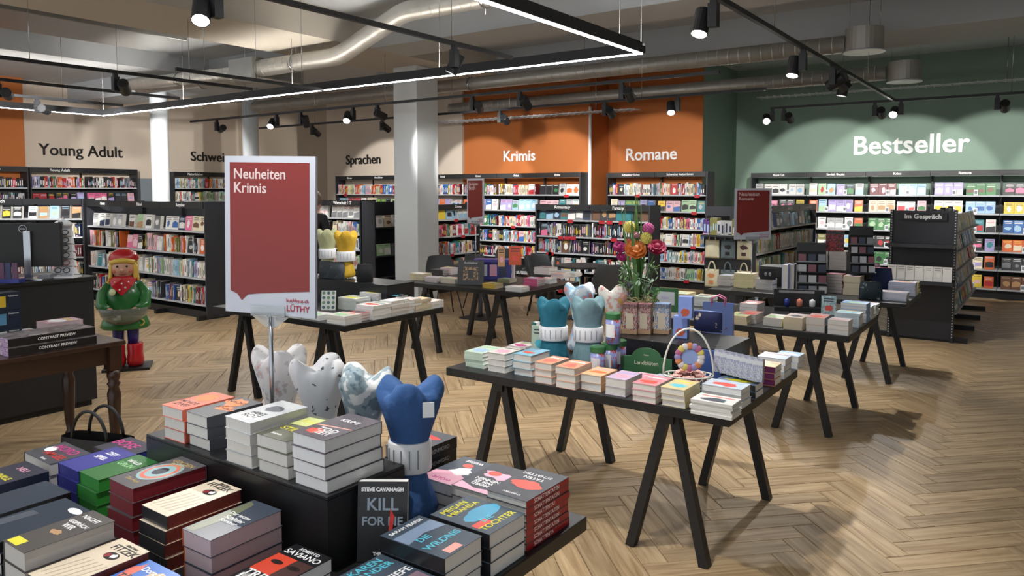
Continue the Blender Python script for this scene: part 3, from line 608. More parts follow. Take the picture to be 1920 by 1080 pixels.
# --- Wirtschaft gondola
Mw = T((-11.05, 8.8, 0)); LW = [1.29, 1.02, .76, .45]
shelf_unit('book_gondola', 'dark Wirtschaft bookshelf left of the square column', 'bookcase', Mw, 2, .815, .36, 1.59, LW, ['Wirtschaft', 'Wirtschaft / IT'], DKB, hsize=.075)
for b in range(2):
    fill_faces(Mw, b * .815 + .02, b * .815 + .795, LW[0], .26, [('red', 'black', 'white', 2), ('white', 'pale pink', 'grey', 3)] if b == 0 else [('white', 'grey', 'red', 5)], 'on top Wirtschaft shelf, %s bay' % nth(b))
    for li in (1, 2, 3): fill_spines(Mw, b * .815 + .02, b * .815 + .795, LW[li], .24, LIGHTS + MIX, 'on %s Wirtschaft shelf, %s bay' % (nth(li), nth(b)))
Mwe = T((-9.08, 8.84, 0)) @ RZ(R(90))
shelf_unit('book_gondola', 'dark end display with picture books beside the square column', 'bookcase', Mwe, 1, .7, .3, 1.58, [1.14, .66, .3], None, DARK, shelf_m=DARK)
fill_faces(Mwe, .03, .67, 1.14, .26, [('white', 'pale grey', 'black', 1), ('cream', 'brown', 'black', 1), ('white', 'pale blue', 'grey', 1)], 'on upper shelf of column end display', bw=.16)
fill_faces(Mwe, .03, .67, .66, .26, [('pale green', 'white', 'green', 2), ('grey', 'white', 'black', 1)], 'on lower shelf of column end display', bw=.16)
# --- Crime gondola, facing +X
Mc = facingX(-8.4, 9.55); LC = [1.26, .97, .66, .35]
shelf_unit('book_gondola', 'dark Crime bookshelf just right of the square column', 'bookcase', Mc, 1, 1.2, .34, 1.52, LC, ['Crime'], DKB, tags=1, hsize=.07)
for li, z in enumerate(LC): (fill_faces(Mc, .03, 1.17, z, .24, auto_groups(7, ['yellow', 'pale blue', 'lilac', 'pink', 'white', 'pale green']), 'on top Crime shelf') if li == 0 else fill_spines(Mc, .03, 1.17, z, .25, MIX, 'on %s Crime shelf' % nth(li)))
# --- Fantasy gondola
xa = at_Y(1006, 400, 10.05).x; xb = at_Y(1216, 400, 10.05).x; Mf = T((xa, 10.05, 0)); bwf = (xb - xa) / 2; LF = [1.3, 1.04, .78, .5, .2]
shelf_unit('book_gondola', 'dark Romantasy and Fantasy bookshelf behind the cafe chairs', 'bookcase', Mf, 2, bwf, .36, 1.54, LF, ['Romantasy', 'Fantasy'], DKB, tags=3, hsize=.065)
for b in range(2):
    fill_faces(Mf, b * bwf + .02, (b + 1) * bwf - .02, LF[0], .24, auto_groups(7, ['charcoal', 'black', 'navy', 'tan', 'brown', 'pale blue', 'grey', 'teal'], mx=2), 'on top Fantasy shelf, %s bay' % nth(b))
    for li in (1, 2, 3, 4): fill_spines(Mf, b * bwf + .02, (b + 1) * bwf - .02, LF[li], .23, DARKS if li < 3 else DARKS + LIGHTS, 'on %s Fantasy shelf, %s bay' % (nth(li), nth(b)))
# --- gondola with tote bags on its end; shelves face +X
LTo = [1.25, .95, .66, .36]
Mto = facingX(-3.0, 9.52)
shelf_unit('book_gondola', 'dark bookshelf with pale books behind the right red sign', 'bookcase', Mto, 3, .98, .335, 1.55, LTo, ['Romane', 'Hörbücher', 'Taschenbücher'], DKB, hsize=.06)
for b in range(3):
    for li, z in enumerate(LTo):
        w_ = 'on %s shelf, %s bay behind right sign' % (nth(li), nth(b))
        if li == 0: fill_faces(Mto, b * .98 + .02, b * .98 + .96, z, .25, auto_groups(5, ['white', 'pale blue', 'navy', 'grey', 'cream', 'teal'], mx=2), w_)
        else: fill_spines(Mto, b * .98 + .02, b * .98 + .96, z, .26, LIGHTS, w_)
eg = empty('gondola_end', (-3.67, 9.5, 0), label='black end panel with tote bags hanging, under a grey header', cat='display')
m = MB(); m.box((.0, .0, .03), (.64, .025, 1.15)); m.build('panel', BLACK, eg); m = MB(); m.box((0, .0, 1.43), (.64, .03, 1.55)); m.build('header', DARK, eg); m = MB(); m.box((0, -.15, 1.16), (.64, .02, 1.18)); m.build('shelf', DARK, eg)
m = MB(); m.box((0, .2, 1.15), (.64, .22, 1.45)); m.build('back_panel', DARK, eg)
fill_spines(T((-3.67, 9.36, 0)), .01, .62, 1.182, .22, ['pale grey', 'olive', 'yellow', 'purple', 'charcoal', 'tan', 'pale pink'], 'above the tote bags', thick=(.03, .05))
# --- Im Gespraech gondola
gx0, gx1, gy0 = -1.54, -.85, 9.92
gg = empty('book_gondola', (gx0, gy0, 0), label='anthracite free-standing bookshelf headed Im Gespräch', cat='bookcase'); GW = gx1 - gx0
m = MB(); m.box((.03, .02, .03), (GW - .03, .05, 1.52)); m.build('end_panel', DARK, gg)
for x in (0, GW - .03): m = MB(); m.box((x, 0, 0), (x + .03, .08, 1.53)); m.build('post', DARK, gg)
m = MB()
for x in (.002, GW - .028):
    for i in range(46): m.box((x + .008, -.0015, .06 + i * .032), (x + .02, .0, .074 + i * .032))
for i in range(46): m.box((GW, .02, .06 + i * .032), (GW + .0015, .045, .074 + i * .032))
o = m.build('post_slot', SHELFW, gg); o['kind'] = 'stuff'
m = MB(); m.box((.1, -.012, 1.41), (GW - .1, .018, 1.5)); h_ = m.build('header', BLACK, gg); text('lettering', 'Im Gespräch', WHITE, .075, h_, T((GW / 2, -.0135, 1.452)) @ FACEY, .001, .0015)
for z in (1.137, .715):
    m = MB(); m.box((.0, -.28, z - .03), (GW, .02, z)); m.box((.0, -.285, z - .03), (GW, -.28, z + .012)); m.build('shelf', DARK, gg)
for i in range(7): put(T((gx0 + .02 + i * .094, gy0 - .2, .72)) @ RX(R(-5)), 'face', .09, .17, .06, 'white', 'white', 'grey', 'white paperback, %s from left on the Im Gespräch shelf' % nth(i))
m = MB(); m.box((GW / 2 - .02, .06, .05), (GW / 2 + .02, 3.0, 1.5)); m.build('back_panel', DARK, gg)
LGs = [1.27, 1.05, .83, .6, .34]
for j in range(4):
    y = .04 + j * .98
    m = MB(); m.box((GW / 2 - .03, y - .03, 0), (GW / 2 + .03, y + .03, 1.52)) if j else None
    if j: m.build('post', DARK, gg)
    m = MB(); m.box((-.14, y, 0), (GW + .14, y + .06, .06)); m.build('foot', BLACK, gg)
Mgs = T((gx1 + .02, gy0 + .09, 0)) @ RZ(R(90))
for li, z in enumerate(LGs):
    for b in range(3):
        m = MB(); m.box((.02 + .09 + b * .96 - .09, 0, z - .02), (b * .96 + .95, .3, z)); o = m.build('shelf', SHELFW, gg); o.matrix_parent_inverse = gg.matrix_world.inverted(); o.matrix_parent_inverse = Matrix(); o.matrix_local = T((GW + .02, .09, 0)) @ RZ(R(90))
        fill_faces(Mgs, b * .96 + .02, b * .96 + .93, z, .2, auto_groups(5, LIGHTS + ['blue', 'pale blue', 'teal'], mx=2), 'on %s side shelf, %s anthracite bay' % (nth(li), nth(b)), tilt=-12, y=.03)
# --- turn the shelf book list into objects: the 300 largest singly, the rest as one
SB.sort(key=lambda s: -s[0])
NSB = 30
for i, (ar, M, kind, w_, h_, d_, c, c2, c3, lab) in enumerate(SB[:NSB]):
    cb = CB(); book_geo(cb, Matrix(), kind, w_, h_, d_, c, c2, c3, i)
    o = cb.build('book', PRINT); o.matrix_world = M
    tag(o, shorten(lab), 'book', 'books on the shelves')
cb = CB()
for i, (ar, M, kind, w_, h_, d_, c, c2, c3, lab) in enumerate(SB[NSB:]): book_geo(cb, M, kind, w_, h_, d_, c, c2, c3, i)
o = cb.build('shelved_books', PRINT); tag(o, 'many upright books filling the shelves around the shop', 'books', kind='stuff')
print('shelf books', len(SB))
# ================================================================ trestle tables
def trestle_table(x0, x1, y0, y1, label, H=.75, inset=.32, splay=.17):
    root = empty('trestle_table', ((x0 + x1) / 2, (y0 + y1) / 2, 0), label=label, cat='table', group='black trestle tables'); W, D = x1 - x0, y1 - y0
    m = MB(); m.box((-W / 2, -D / 2, H - .045), (W / 2, D / 2, H)); m.build('tabletop', TABLEBLK, root, bevel=.003)
    for sx in (-1, 1):
        cx = sx * (W / 2 - inset); m = MB(); m.box((cx - .03, -D / 2 + .06, H - .1), (cx + .03, D / 2 - .06, H - .046)); m.build('beam', BLACK, root)
        for sy in (-1, 1):
            for k in (-1, 1): m = MB(); m.bar((cx + k * .02, sy * (D / 2 - .1), H - .05), (cx + k * (splay + .02), sy * (D / 2 - .08), 0.0), .045, .05); m.build('leg', BLACK, root)
    return root
trestle_table(-2.90, -1.125, .70, 1.975, 'black trestle table nearest the camera, loaded with crime paperbacks')
trestle_table(-2.757, -1.117, 3.22, 4.33, 'black trestle table with flower bouquet and gift items in the centre')
trestle_table(-2.74, -1.09, 5.52, 6.58, 'black trestle table right of the bouquet, low pale paperback stacks')
trestle_table(-2.82, -1.0, 7.4, 8.4, 'black trestle table in front of the Im Gespräch bookshelf')
trestle_table(-5.9, -4.22, 3.78, 4.9, 'black trestle table right behind the big red sign')
trestle_table(-5.83, -4.2, 6.03, 7.17, 'black trestle table in front of the square column and cafe chairs')
# ================================================================ book stacks on the tables
def quadtop(m, x0, x1, y0, y1, z, mi): m.add([(x0, y0, z), (x1, y0, z), (x1, y1, z), (x0, y1, z)], [(0, 1, 2, 3)], mi)
def book_meshes(w_, d_, t, spine, cover, pages, spine_m=None, e=.0012):
    """lying book: x in [-w,0], y in [0,d], z in [0,t]; spine on side L R F B"""
    c = MB(); c.box((-w_, 0, t - e), (0, d_, t)); c.box((-w_, 0, 0), (0, d_, e)); sm = 1 if spine_m else 0
    if spine == 'L': c.box((-w_, 0, e), (-w_ + e, d_, t - e), sm)
    if spine == 'R': c.box((-e, 0, e), (0, d_, t - e), sm)
    if spine == 'F': c.box((-w_, 0, e), (0, e, t - e), sm)
    if spine == 'B': c.box((-w_, d_ - e, e), (0, d_, t - e), sm)
    g = .0025; p = MB(); p.box((-w_ + (e if spine == 'L' else g), e if spine == 'F' else g, e), (-(e if spine == 'R' else g), d_ - (e if spine == 'B' else g), t - e))
    cm = c.mesh('cover'); cm.materials.append(cover)
    if spine_m: cm.materials.append(spine_m)
    pm = p.mesh('page_block'); pm.materials.append(pages)
    return cm, pm
rj = random.Random(5)
ALLTOP = []
def stack(X, Y, n, t, w_, d_, cover, pages, spine, desc, where='', base=.75, rot=0, jit=.004, parts=True, titles=(), art=None, spine_m=None, group='book stacks', title_m=WHITE):
    cm, pm = book_meshes(w_, d_, t, spine, cover, pages, spine_m); one = None
    if not parts:
        m = MB(); e = .0015; m.box((-w_, 0, e), (0, d_, t - e), 1); m.box((-w_ - .001, -.001, t - e), (.001, d_ + .001, t), 0); m.box((-w_ - .001, -.001, 0), (.001, d_ + .001, e), 0)
        s_ = .001
        if spine == 'F': m.box((-w_, -s_, e), (0, .0002, t - e), 2)
        if spine == 'R': m.box((-.0002, 0, e), (s_, d_, t - e), 2)
        if spine == 'L': m.box((-w_ - s_, 0, e), (-w_ + .0002, d_, t - e), 2)
        if spine == 'B': m.box((-w_, d_, e), (0, d_ + s_, t - e), 2)
        r = random.Random(str((X, Y))); mt = m
        one = mt.mesh('book'); one.materials.append(cover); one.materials.append(pages); one.materials.append(spine_m or cover)
    for i in range(n):
        top = i == n - 1; k = n - 1 - i
        lab = '%s, %s of its stack%s' % (desc, 'topmost' if top else ORD[k] + ' from top', ' ' + where if where else '')
        lab = shorten(lab, '%s, %s of its stack' % (desc, 'topmost' if top else ORD[k] + ' from top'))
        if n == 1: lab = desc + ((' ' + where) if where else '')
        loc = Vector((X + rj.uniform(-jit, jit), Y + rj.uniform(-jit, jit), base + i * t)); rz = R(rot + rj.uniform(-1.2, 1.2) * (jit > 0))
        if parts:
            root = empty('book', loc, rz, lab, 'book', group)
            for nm, me in (('cover', cm), ('page_block', pm)):
                o = bpy.data.objects.new(nm, me); COL.objects.link(o); o.parent = root
        else:
            root = bpy.data.objects.new('book', one); COL.objects.link(root); root.location = loc; root.rotation_euler = (0, 0, rz); tag(root, lab, 'book', group)
        if top:
            for tt in titles:
                s, size, tm, u, v, a = tt[:6]
                text('title', s, tm, size, root, T((-w_ * (1 - u), d_ * v, t + .0004)) @ RZ(R(a)), .0003, size * .012, fitw=tt[6] if len(tt) > 6 else None)
            if art: art(root, w_, d_, t)
            if spine_m and False: pass
    return root
def art_shape(root, poly, z, m, name='cover_art'):
    a = MB(); a.prism(poly, z + .0001, z + .0003); return a.build(name, m, root)
def ell(cx, cy, rx, ry, n=24, wob=0, seed=1):
    r = random.Random(seed); return [(cx + rx * math.cos(2 * math.pi * i / n) * (1 + r.uniform(-wob, wob)), cy + ry * math.sin(2 * math.pi * i / n) * (1 + r.uniform(-wob, wob))) for i in range(n)]
def C(name, c, rough=.32): return mat('cover ' + name, c, rough, var=.13, vscale=18)
ORA = C('orange ink', '#e8752c'); SAL = C('salmon ink', '#e0705c'); YEL = C('yellow ink', '#e4dc3e'); CYA = C('cyan ink', '#5cc6dc'); PNK = C('magenta ink', '#c93a88'); REDI = C('red ink', '#d6322f'); REDC = C('coral red ink', '#e8574a'); LBL = C('pale label', '#f0a79a'); PINK = C('pink ink', '#e7a9bf')
CH = C('charcoal', '#3c3f47'); CHB = C('slate', '#4a515c'); NV = C('navy', '#20263a'); BLK = C('black', '#17181c', .28)
WN = 'on near table'
RZ_ = .95
# --- riser and its stacks
ri = empty('display_riser', (-1.955, 1.43, .75), label='long black riser box on the near table carrying paperback stacks', cat='riser')
m = MB(); m.box((-.445, -.145, .19), (.445, .145, .2)); m.build('top_board', TABLEBLK, ri, bevel=.002)
m = MB(); m.box((-.445, -.145, 0), (.445, -.13, .19)); m.build('front_board', TABLEBLK, ri)
for s_ in (-1, 1): m = MB(); m.box((s_ * .438 - .007, -.13, 0), (s_ * .438 + .007, .145, .19)); m.build('side_board', TABLEBLK, ri)
def art1(root, w_, d_, t):
    art_shape(root, [(-w_ * .98, d_ * .02), (-w_ * .1, d_ * .02), (-w_ * .2, d_ * .35), (-w_ * .6, d_ * .5), (-w_ * .98, d_ * .4)], t, SAL); art_shape(root, ell(-w_ * .55, d_ * .7, w_ * .35, d_ * .2, 14, .3, 4), t, ORA)
def art2(root, w_, d_, t):
    art_shape(root, ell(-w_ * .6, d_ * .75, w_ * .38, d_ * .2, 12, .35, 9), t, ORA); art_shape(root, ell(-w_ * .35, d_ * .45, w_ * .3, d_ * .12, 12, .4, 2), t, ORA)
stack(-2.203, 1.30, 3, .036, .118, .19, C('salmon cover', '#c9654f'), PAGES, 'R', 'thick paperback with salmon cover', 'on riser', RZ_, titles=[('ZWEI', .03, INKBLK, .45, .2, 0), ('MORDE', .025, INKBLK, .45, .35, 0)], art=art1)
stack(-2.075, 1.305, 3, .036, .118, .2, CH, PAGES, 'R', 'thick charcoal paperback with orange splashes', 'on riser', RZ_, titles=[('NACHT', .026, INKBLK, .42, .76, 0), ('SCHULD', .02, INKBLK, .6, .45, 0)], art=art2)
def art3(root, w_, d_, t):
    art_shape(root, ell(-w_ * .45, d_ * .2, w_ * .36, d_ * .1, 14, .4, 3), t, WHITE); art_shape(root, ell(-w_ * .5, d_ * .65, w_ * .32, d_ * .12, 16, .3, 8), t, CHB)
stack(-1.842, 1.29, 4, .034, .125, .205, C('silver white', '#b8bcc0'), PAGES, 'B', 'thick paperback with silvery white cover', 'on riser', RZ_, titles=[('ROT', .035, INKBLK, .5, .22, 0), ('HERZ', .025, INKBLK, .5, .36, 0)], art=art3)
def art4(root, w_, d_, t):
    art_shape(root, [(-w_ * .95, d_ * .55), (-w_ * .05, d_ * .6), (-w_ * .05, d_ * .96), (-w_ * .95, d_ * .9)], t, C('lime ink', '#cdd58a'))
stack(-1.69, 1.295, 3, .036, .135, .21, C('olive grey', '#5a5d50'), PAGES, 'B', 'grey paperback with lime yellow lettering', 'on riser', RZ_, titles=[('STILLE', .034, YEL, .5, .38, 0, .1), ('WASSER', .03, YEL, .5, .74, 0, .1), ('Roman', .016, WHITE, .4, .15, 0)], art=art4)
def art5(root, w_, d_, t):
    art_shape(root, ell(-w_ * .68, d_ * .2, w_ * .2, d_ * .1, 16, .25, 5), t, REDC); art_shape(root, [(-w_ * .95, d_ * .38), (-w_ * .05, d_ * .48), (-w_ * .05, d_ * .5), (-w_ * .95, d_ * .42)], t, LBL)
stack(-1.527, 1.295, 4, .036, .135, .208, C('rose grey', '#57505a'), PAGES_W, 'B', 'fat white-edged paperback with red blot and white lettering', 'on riser', RZ_, titles=[('TOD', .035, WHITE, .55, .3, 0), ('ZEIT', .03, WHITE, .6, .18, 0), ('KRIMI', .028, WHITE, .5, .72, 0)], art=art5, jit=.003)
# --- rows in front of the riser
def art6(root, w_, d_, t):
    for k, (rx, m_) in enumerate(((.42, C('pale teal', '#8fb4b8')), (.36, SAL), (.28, C('pale teal', '#8fb4b8')), (.16, NV))): art_shape(root, ell(-w_ * .48, d_ * .52, w_ * rx, d_ * rx * .72, 28), t + k * .0003, m_)
stack(-2.06, 1.055, 4, .042, .138, .225, C('warm grey', '#58555a'), PAGES_RED, 'B', 'shrink-wrapped book with red edges and an eye', WN, titles=[('GOLDEN', .026, C('gold ink', '#b8a06a'), .5, .85, 0), ('BLICK', .026, C('gold ink', '#b8a06a'), .5, .75, 0), ('Das Auge', .018, C('gold ink', '#b8a06a'), .5, .16, 0)], art=art6)
def art7(root, w_, d_, t):
    for i in range(5): x = -w_ * (.9 - i * .16); art_shape(root, [(x, d_ * .1), (x + .004, d_ * .1), (x + w_ * .2, d_ * .55), (x + w_ * .2 - .004, d_ * .55)], t, C('sand lines', '#b9a58f'))
    art_shape(root, ell(-w_ * .42, d_ * .7, w_ * .2, d_ * .07), t + .0001, BLK); art_shape(root, ell(-w_ * .52, d_ * .69, w_ * .08, d_ * .04), t + .0004, C('dark red ink', '#8a1f2b')); art_shape(root, ell(-w_ * .36, d_ * .71, w_ * .07, d_ * .04, 12, .3), t + .0004, WHITE)
SAND = C('sand', '#d9cbb4')
stack(-1.848, 1.033, 4, .038, .127, .222, SAND, PAGES_BRN, 'F', 'sand-coloured FITZEK thriller with dark spine and red edges', 'by riser', spine_m=C('dark spine', '#2e2f33'), titles=[('FITZEK', .034, INKBLK, .5, .87, 0, .1), ('SEBASTIAN', .01, INKBLK, .5, .95, 0)], art=art7)
def art8(root, w_, d_, t):
    art_shape(root, [(-w_ * .97, d_ * .03), (-w_ * .7, d_ * .03), (-w_ * .6, d_ * .5), (-w_ * .75, d_ * .9), (-w_ * .97, d_ * .95)], t, C('moss ink', '#6c7257'))
stack(-1.66, 1.043, 3, .046, .12, .217, C('dark blue grey', '#3d4655'), PAGES_P, 'L', 'thick pink-edged paperback with dark blue cover', WN, spine_m=ORA, titles=[('Schleier', .024, WHITE, .55, .5, 0), ('Der letzte', .02, WHITE, .5, .6, 0), ('Sommer', .02, WHITE, .55, .41, 0)], art=art8)
def art9(root, w_, d_, t):
    art_shape(root, [(-w_ * .98, d_ * .3), (-w_ * .45, d_ * .3), (-w_ * .45, d_ * .72), (-w_ * .98, d_ * .72)], t, C('vermilion', '#d9482e'))
    art_shape(root, [(-w_ * .45, d_ * .3), (-w_ * .02, d_ * .3), (-w_ * .02, d_ * .72), (-w_ * .45, d_ * .72)], t, C('shadow brown', '#4a2f2c'))
    for u in (.72, .27): art_shape(root, ell(-w_ * u, d_ * .56, w_ * .15, d_ * .045), t + .0003, C('eye dark', '#2a1512')); art_shape(root, ell(-w_ * u, d_ * .56, w_ * .05, d_ * .03), t + .0006, BLK)
stack(-1.445, 1.035, 2, .036, .138, .21, BLK, PAGES_W, 'L', 'black and vermilion SAVIANO book with staring eyes', WN, spine_m=C('vermilion', '#d9482e'), titles=[('SAVIANO', .036, WHITE, .5, .82, 0, .125), ('ROBERTO', .016, WHITE, .5, .93, 0), ('TREUE', .036, WHITE, .5, .22, 0, .12), ('LIEBE', .036, WHITE, .5, .09, 0, .11)], art=art9)
stack(-2.33, 1.09, 3, .04, .125, .19, C('green', '#2c6b33'), PAGES_GRN, 'L', 'paperback with bright green edges and green cover', WN, titles=[('GRÜN', .03, C('mint', '#a6d6a0'), .5, .6, 0), ('WALD', .025, WHITE, .5, .75, 0)])
stack(-2.475, 1.10, 3, .038, .135, .19, C('indigo', '#33348c'), PAGES_BLU, 'L', 'indigo paperback with white lettering and blue edges', WN, titles=[('SPIEL', .03, WHITE, .5, .55, 0), ('ZEIT', .03, WHITE, .5, .75, 0)])
stack(-2.70, 1.11, 2, .042, .205, .135, CH, PAGES_G, 'L', 'charcoal paperback with pink and red lettering', WN, titles=[('MORD', .05, PNK, .5, .72, 0), ('AM SEE', .04, REDI, .6, .35, 0), ('Krimi', .015, WHITE, .6, .1, 0)], art=lambda r_, w_, d_, t: art_shape(r_, ell(-w_ * .78, d_ * .55, w_ * .12, d_ * .18), t, WHITE))
stack(-2.60, 1.305, 2, .036, .2, .135, C('violet black', '#2c2c3c'), PAGES_BLU, 'F', 'dark violet paperback with magenta lettering behind indigo stack', '', titles=[('BÖSE', .06, PNK, .35, .6, 0), ('Thriller', .018, PINK, .6, .2, 0)])
stack(-2.42, 1.42, 2, .052, .13, .135, C('petrol black', '#23343c'), PAGES_W, 'L', 'thick white-edged book with pale teal lettering', "beside riser", titles=[('WER', .035, C('pale teal', '#8fb4b8'), .5, .75, 0), ('TÖTET', .03, C('pale teal', '#8fb4b8'), .5, .5, 0), ('UNS', .03, WHITE, .5, .25, 0)], rot=-3)
def art10(root, w_, d_, t):
    art_shape(root, ell(-w_ * .25, d_ * .88, w_ * .2, d_ * .055), t, WHITE); art_shape(root, [(-w_ * .95, d_ * .2), (-w_ * .7, d_ * .2), (-w_ * .66, d_ * .6), (-w_ * .9, d_ * .6)], t, CHB)
GLS = mat('glossy navy cover', '#39424f', .15, var=.1, vscale=10)
stack(-2.185, .775, 3, .03, .165, .235, GLS, PAGES_G, 'R', 'glossy navy hardback with white oval sticker', WN, spine_m=BLK, art=art10)
stack(-2.375, .80, 3, .03, .16, .235, GLS, PAGES_G, 'R', 'glossy navy hardback left of the oval-sticker stack', '', spine_m=BLK)
stack(-2.617, .86, 2, .045, .165, .215, NV, PAGES_G, 'R', 'thick navy hardback with lime yellow lettering', WN, spine_m=NV, titles=[('FLUCH', .04, YEL, .5, .3, 0), ('DUNKLE', .03, YEL, .5, .5, 0), ('NEU', .03, PINK, .5, .8, 0)])
def art11(root, w_, d_, t):
    art_shape(root, [(-w_ * .95, d_ * .03), (-w_ * .5, d_ * .03), (-w_ * .5, d_ * .16), (-w_ * .95, d_ * .16)], t, YEL); art_shape(root, ell(-w_ * .5, d_ * .45, w_ * .18, d_ * .05, 12, .3), t, C('tan ink', '#b58f6a'))
stack(-1.945, .735, 3, .048, .115, .215, C('grey brown', '#4d4a48'), PAGES_G, 'L', 'fat grey-edged paperback with yellow label', WN, titles=[('NACHT', .022, WHITE, .5, .85, 0), ('GESPRÄCH', .018, WHITE, .5, .7, 0), ('WIR', .025, WHITE, .45, .6, 0)], art=art11)
stack(-1.79, .735, 3, .035, .13, .222, SAND, PAGES_BRN, 'F', 'sand-coloured FITZEK thriller at the bottom picture edge', '', spine_m=C('dark spine', '#2e2f33'), titles=[('FITZEK', .034, INKBLK, .6, .84, 0, .1), ('SEBASTIAN', .01, INKBLK, .6, .93, 0)], art=art7)
def art12(root, w_, d_, t):
    art_shape(root, ell(-w_ * .3, d_ * .7, w_ * .25, d_ * .22, 16, .25, 7), t, C('peach', '#e8b98c')); art_shape(root, ell(-w_ * .85, d_ * .75, w_ * .12, d_ * .15, 12, .3, 3), t, SAL)
stack(-1.645, .74, 2, .045, .135, .215, C('bright blue', '#3d74c8'), PAGES_W, 'L', 'bright blue paperback with peach figures', 'at bottom picture edge', titles=[('Dora H.', .026, WHITE, .55, .85, 0), ('TÄUSCHE', .03, INKBLK, .55, .62, 0), ('MICH', .03, INKBLK, .55, .45, 0)], art=art12)
stack(-1.49, .78, 2, .036, .13, .2, C('cobalt', '#3560c0'), PAGES_W, 'L', 'cobalt blue paperback peeking in at bottom edge', '', titles=[('BLAU', .03, WHITE, .5, .8, 0)])
# --- right side of the near table
def art13(root, w_, d_, t):
    art_shape(root, [(-w_ * .8, d_ * .02), (-w_ * .55, d_ * .02), (-w_ * .62, d_ * .5), (-w_ * .55, d_ * .98), (-w_ * .8, d_ * .98)], t, C('mist blue', '#7f93ad')); art_shape(root, [(-w_ * .16, d_ * .2), (-w_ * .04, d_ * .2), (-w_ * .04, d_ * .55), (-w_ * .16, d_ * .55)], t, LBL)
SLB = C('slate blue', '#3f4c5a')
stack(-1.15, 1.335, 3, .04, .215, .148, SLB, PAGES_W, 'F', 'slate blue WILDNIS paperback with cyan title', WN, spine_m=BLK, titles=[('WILDNIS', .05, CYA, .68, .5, 90, .13), ('DIE', .03, CYA, .48, .35, 90), ('SARAH PEARSE', .02, WHITE, .1, .5, 90, .12)], art=art13)
def art14(root, w_, d_, t):
    art_shape(root, ell(-w_ * .48, d_ * .6, w_ * .16, d_ * .42, 20, .12, 3), t, C('sky cyan', '#4aa3c8')); art_shape(root, [(-w_ * .34, d_ * .06), (-w_ * .2, d_ * .06), (-w_ * .2, d_ * .42), (-w_ * .34, d_ * .42)], t, REDC)
stack(-1.14, 1.50, 3, .04, .205, .16, SLB, PAGES_W, 'F', 'blue DIE TOCHTER paperback with yellow title', WN, spine_m=BLK, titles=[('MEGAN', .034, YEL, .12, .45, 90, .1), ('MIRANDA', .034, YEL, .25, .5, 90, .12), ('DIE', .03, CYA, .68, .45, 90), ('TOCHTER', .042, YEL, .84, .5, 90, .14)], art=art14)
stack(-1.15, 1.178, 2, .036, .215, .148, SLB, PAGES_W, 'F', 'slate blue DIE TIEFE paperback at bottom picture edge', '', spine_m=BLK, titles=[('KAREN', .028, CYA, .1, .5, 90, .1), ('SANDER', .034, CYA, .24, .5, 90, .12), ('DIE TIEFE', .05, WHITE, .5, .5, 90, .135)], art=lambda r_, w_, d_, t: art_shape(r_, [(-w_ * .4, d_ * .02), (-w_ * .1, d_ * .02), (-w_ * .15, d_ * .95), (-w_ * .38, d_ * .95)], t, C('dusk', '#8d7480')))
RSP = C('red spine', '#a8202b')
def art15(root, w_, d_, t): art_shape(root, ell(-w_ * .5, d_ * .45, w_ * .36, d_ * .13, 22, .18, 6), t, REDC)
rsb = stack(-1.145, 1.675, 7, .0205, .14, .222, CH, PAGES_G, 'R', 'thin charcoal thriller with red spine and blot', WN, spine_m=RSP, titles=[('SCHATTEN', .03, WHITE, .42, .8, 180, .1), ('TATEN', .03, WHITE, .45, .68, 180, .07), ('CHRISTIAN', .012, WHITE, .5, .12, 180)], art=art15, jit=.0008)
for i in range(7): text('spine_title', 'SCHATTENTATEN', WHITE, .011, rsb, T((.0022, .1, .0102 - i * .0205)) @ RZ(R(90)) @ RX(R(90)), .0002, fitw=.13)
def art16(root, w_, d_, t):
    art_shape(root, ell(-w_ * .45, d_ * .62, w_ * .4, d_ * .12, 20, .3, 2), t, PINK); art_shape(root, ell(-w_ * .6, d_ * .66, w_ * .16, d_ * .08), t + .0003, REDC); art_shape(root, [(-w_ * .98, d_ * .02), (-w_ * .02, d_ * .02), (-w_ * .02, d_ * .16), (-w_ * .5, d_ * .1), (-w_ * .98, d_ * .22)], t, PINK)
stack(-1.295, 1.69, 4, .03, .14, .222, CH, PAGES_G, 'R', 'charcoal paperback with pink waves', WN, spine_m=RSP, titles=[('NENNEN', .022, WHITE, .5, .42, 180), ('WIR ES', .022, WHITE, .5, .33, 180), ('MORD', .022, WHITE, .5, .24, 180)], art=art16)
def art17(root, w_, d_, t):
    art_shape(root, [(-w_ * .98, d_ * .02), (-w_ * .02, d_ * .02), (-w_ * .02, d_ * .3), (-w_ * .5, d_ * .45), (-w_ * .98, d_ * .35)], t, PINK); art_shape(root, ell(-w_ * .4, d_ * .5, w_ * .28, d_ * .14, 14, .4, 4), t + .0003, WHITE); art_shape(root, ell(-w_ * .5, d_ * .72, w_ * .14, d_ * .07), t + .0003, REDC)
stack(-1.448, 1.715, 3, .034, .14, .222, CHB, PAGES_G, 'R', 'slate paperback with pink and white mountains', WN, spine_m=RSP, titles=[('WEISSE', .022, WHITE, .5, .88, 180), ('WÖLFE', .022, PNK, .5, .14, 180)], art=art17)
bf = stack(-1.625, 1.74, 4, .04, .135, .21, CH, PAGES_G, 'R', 'thick paperback with black spine and red bird', 'behind blue pillow', spine_m=BLK, titles=[('KONFLIKT', .02, WHITE, .5, .3, 180), ('KRÄHE', .026, WHITE, .5, .5, 180)], art=lambda r_, w_, d_, t: art_shape(r_, ell(-w_ * .5, d_ * .68, w_ * .3, d_ * .1, 14, .4, 11), t, REDI))
for i in range(4): text('spine_title', 'KRÄHENMORD', C('silver ink', '#9a9a9a'), .016, bf, T((.004, .1, .02 - i * .04)) @ RZ(R(90)) @ RX(R(90)), .0002, fitw=.13)
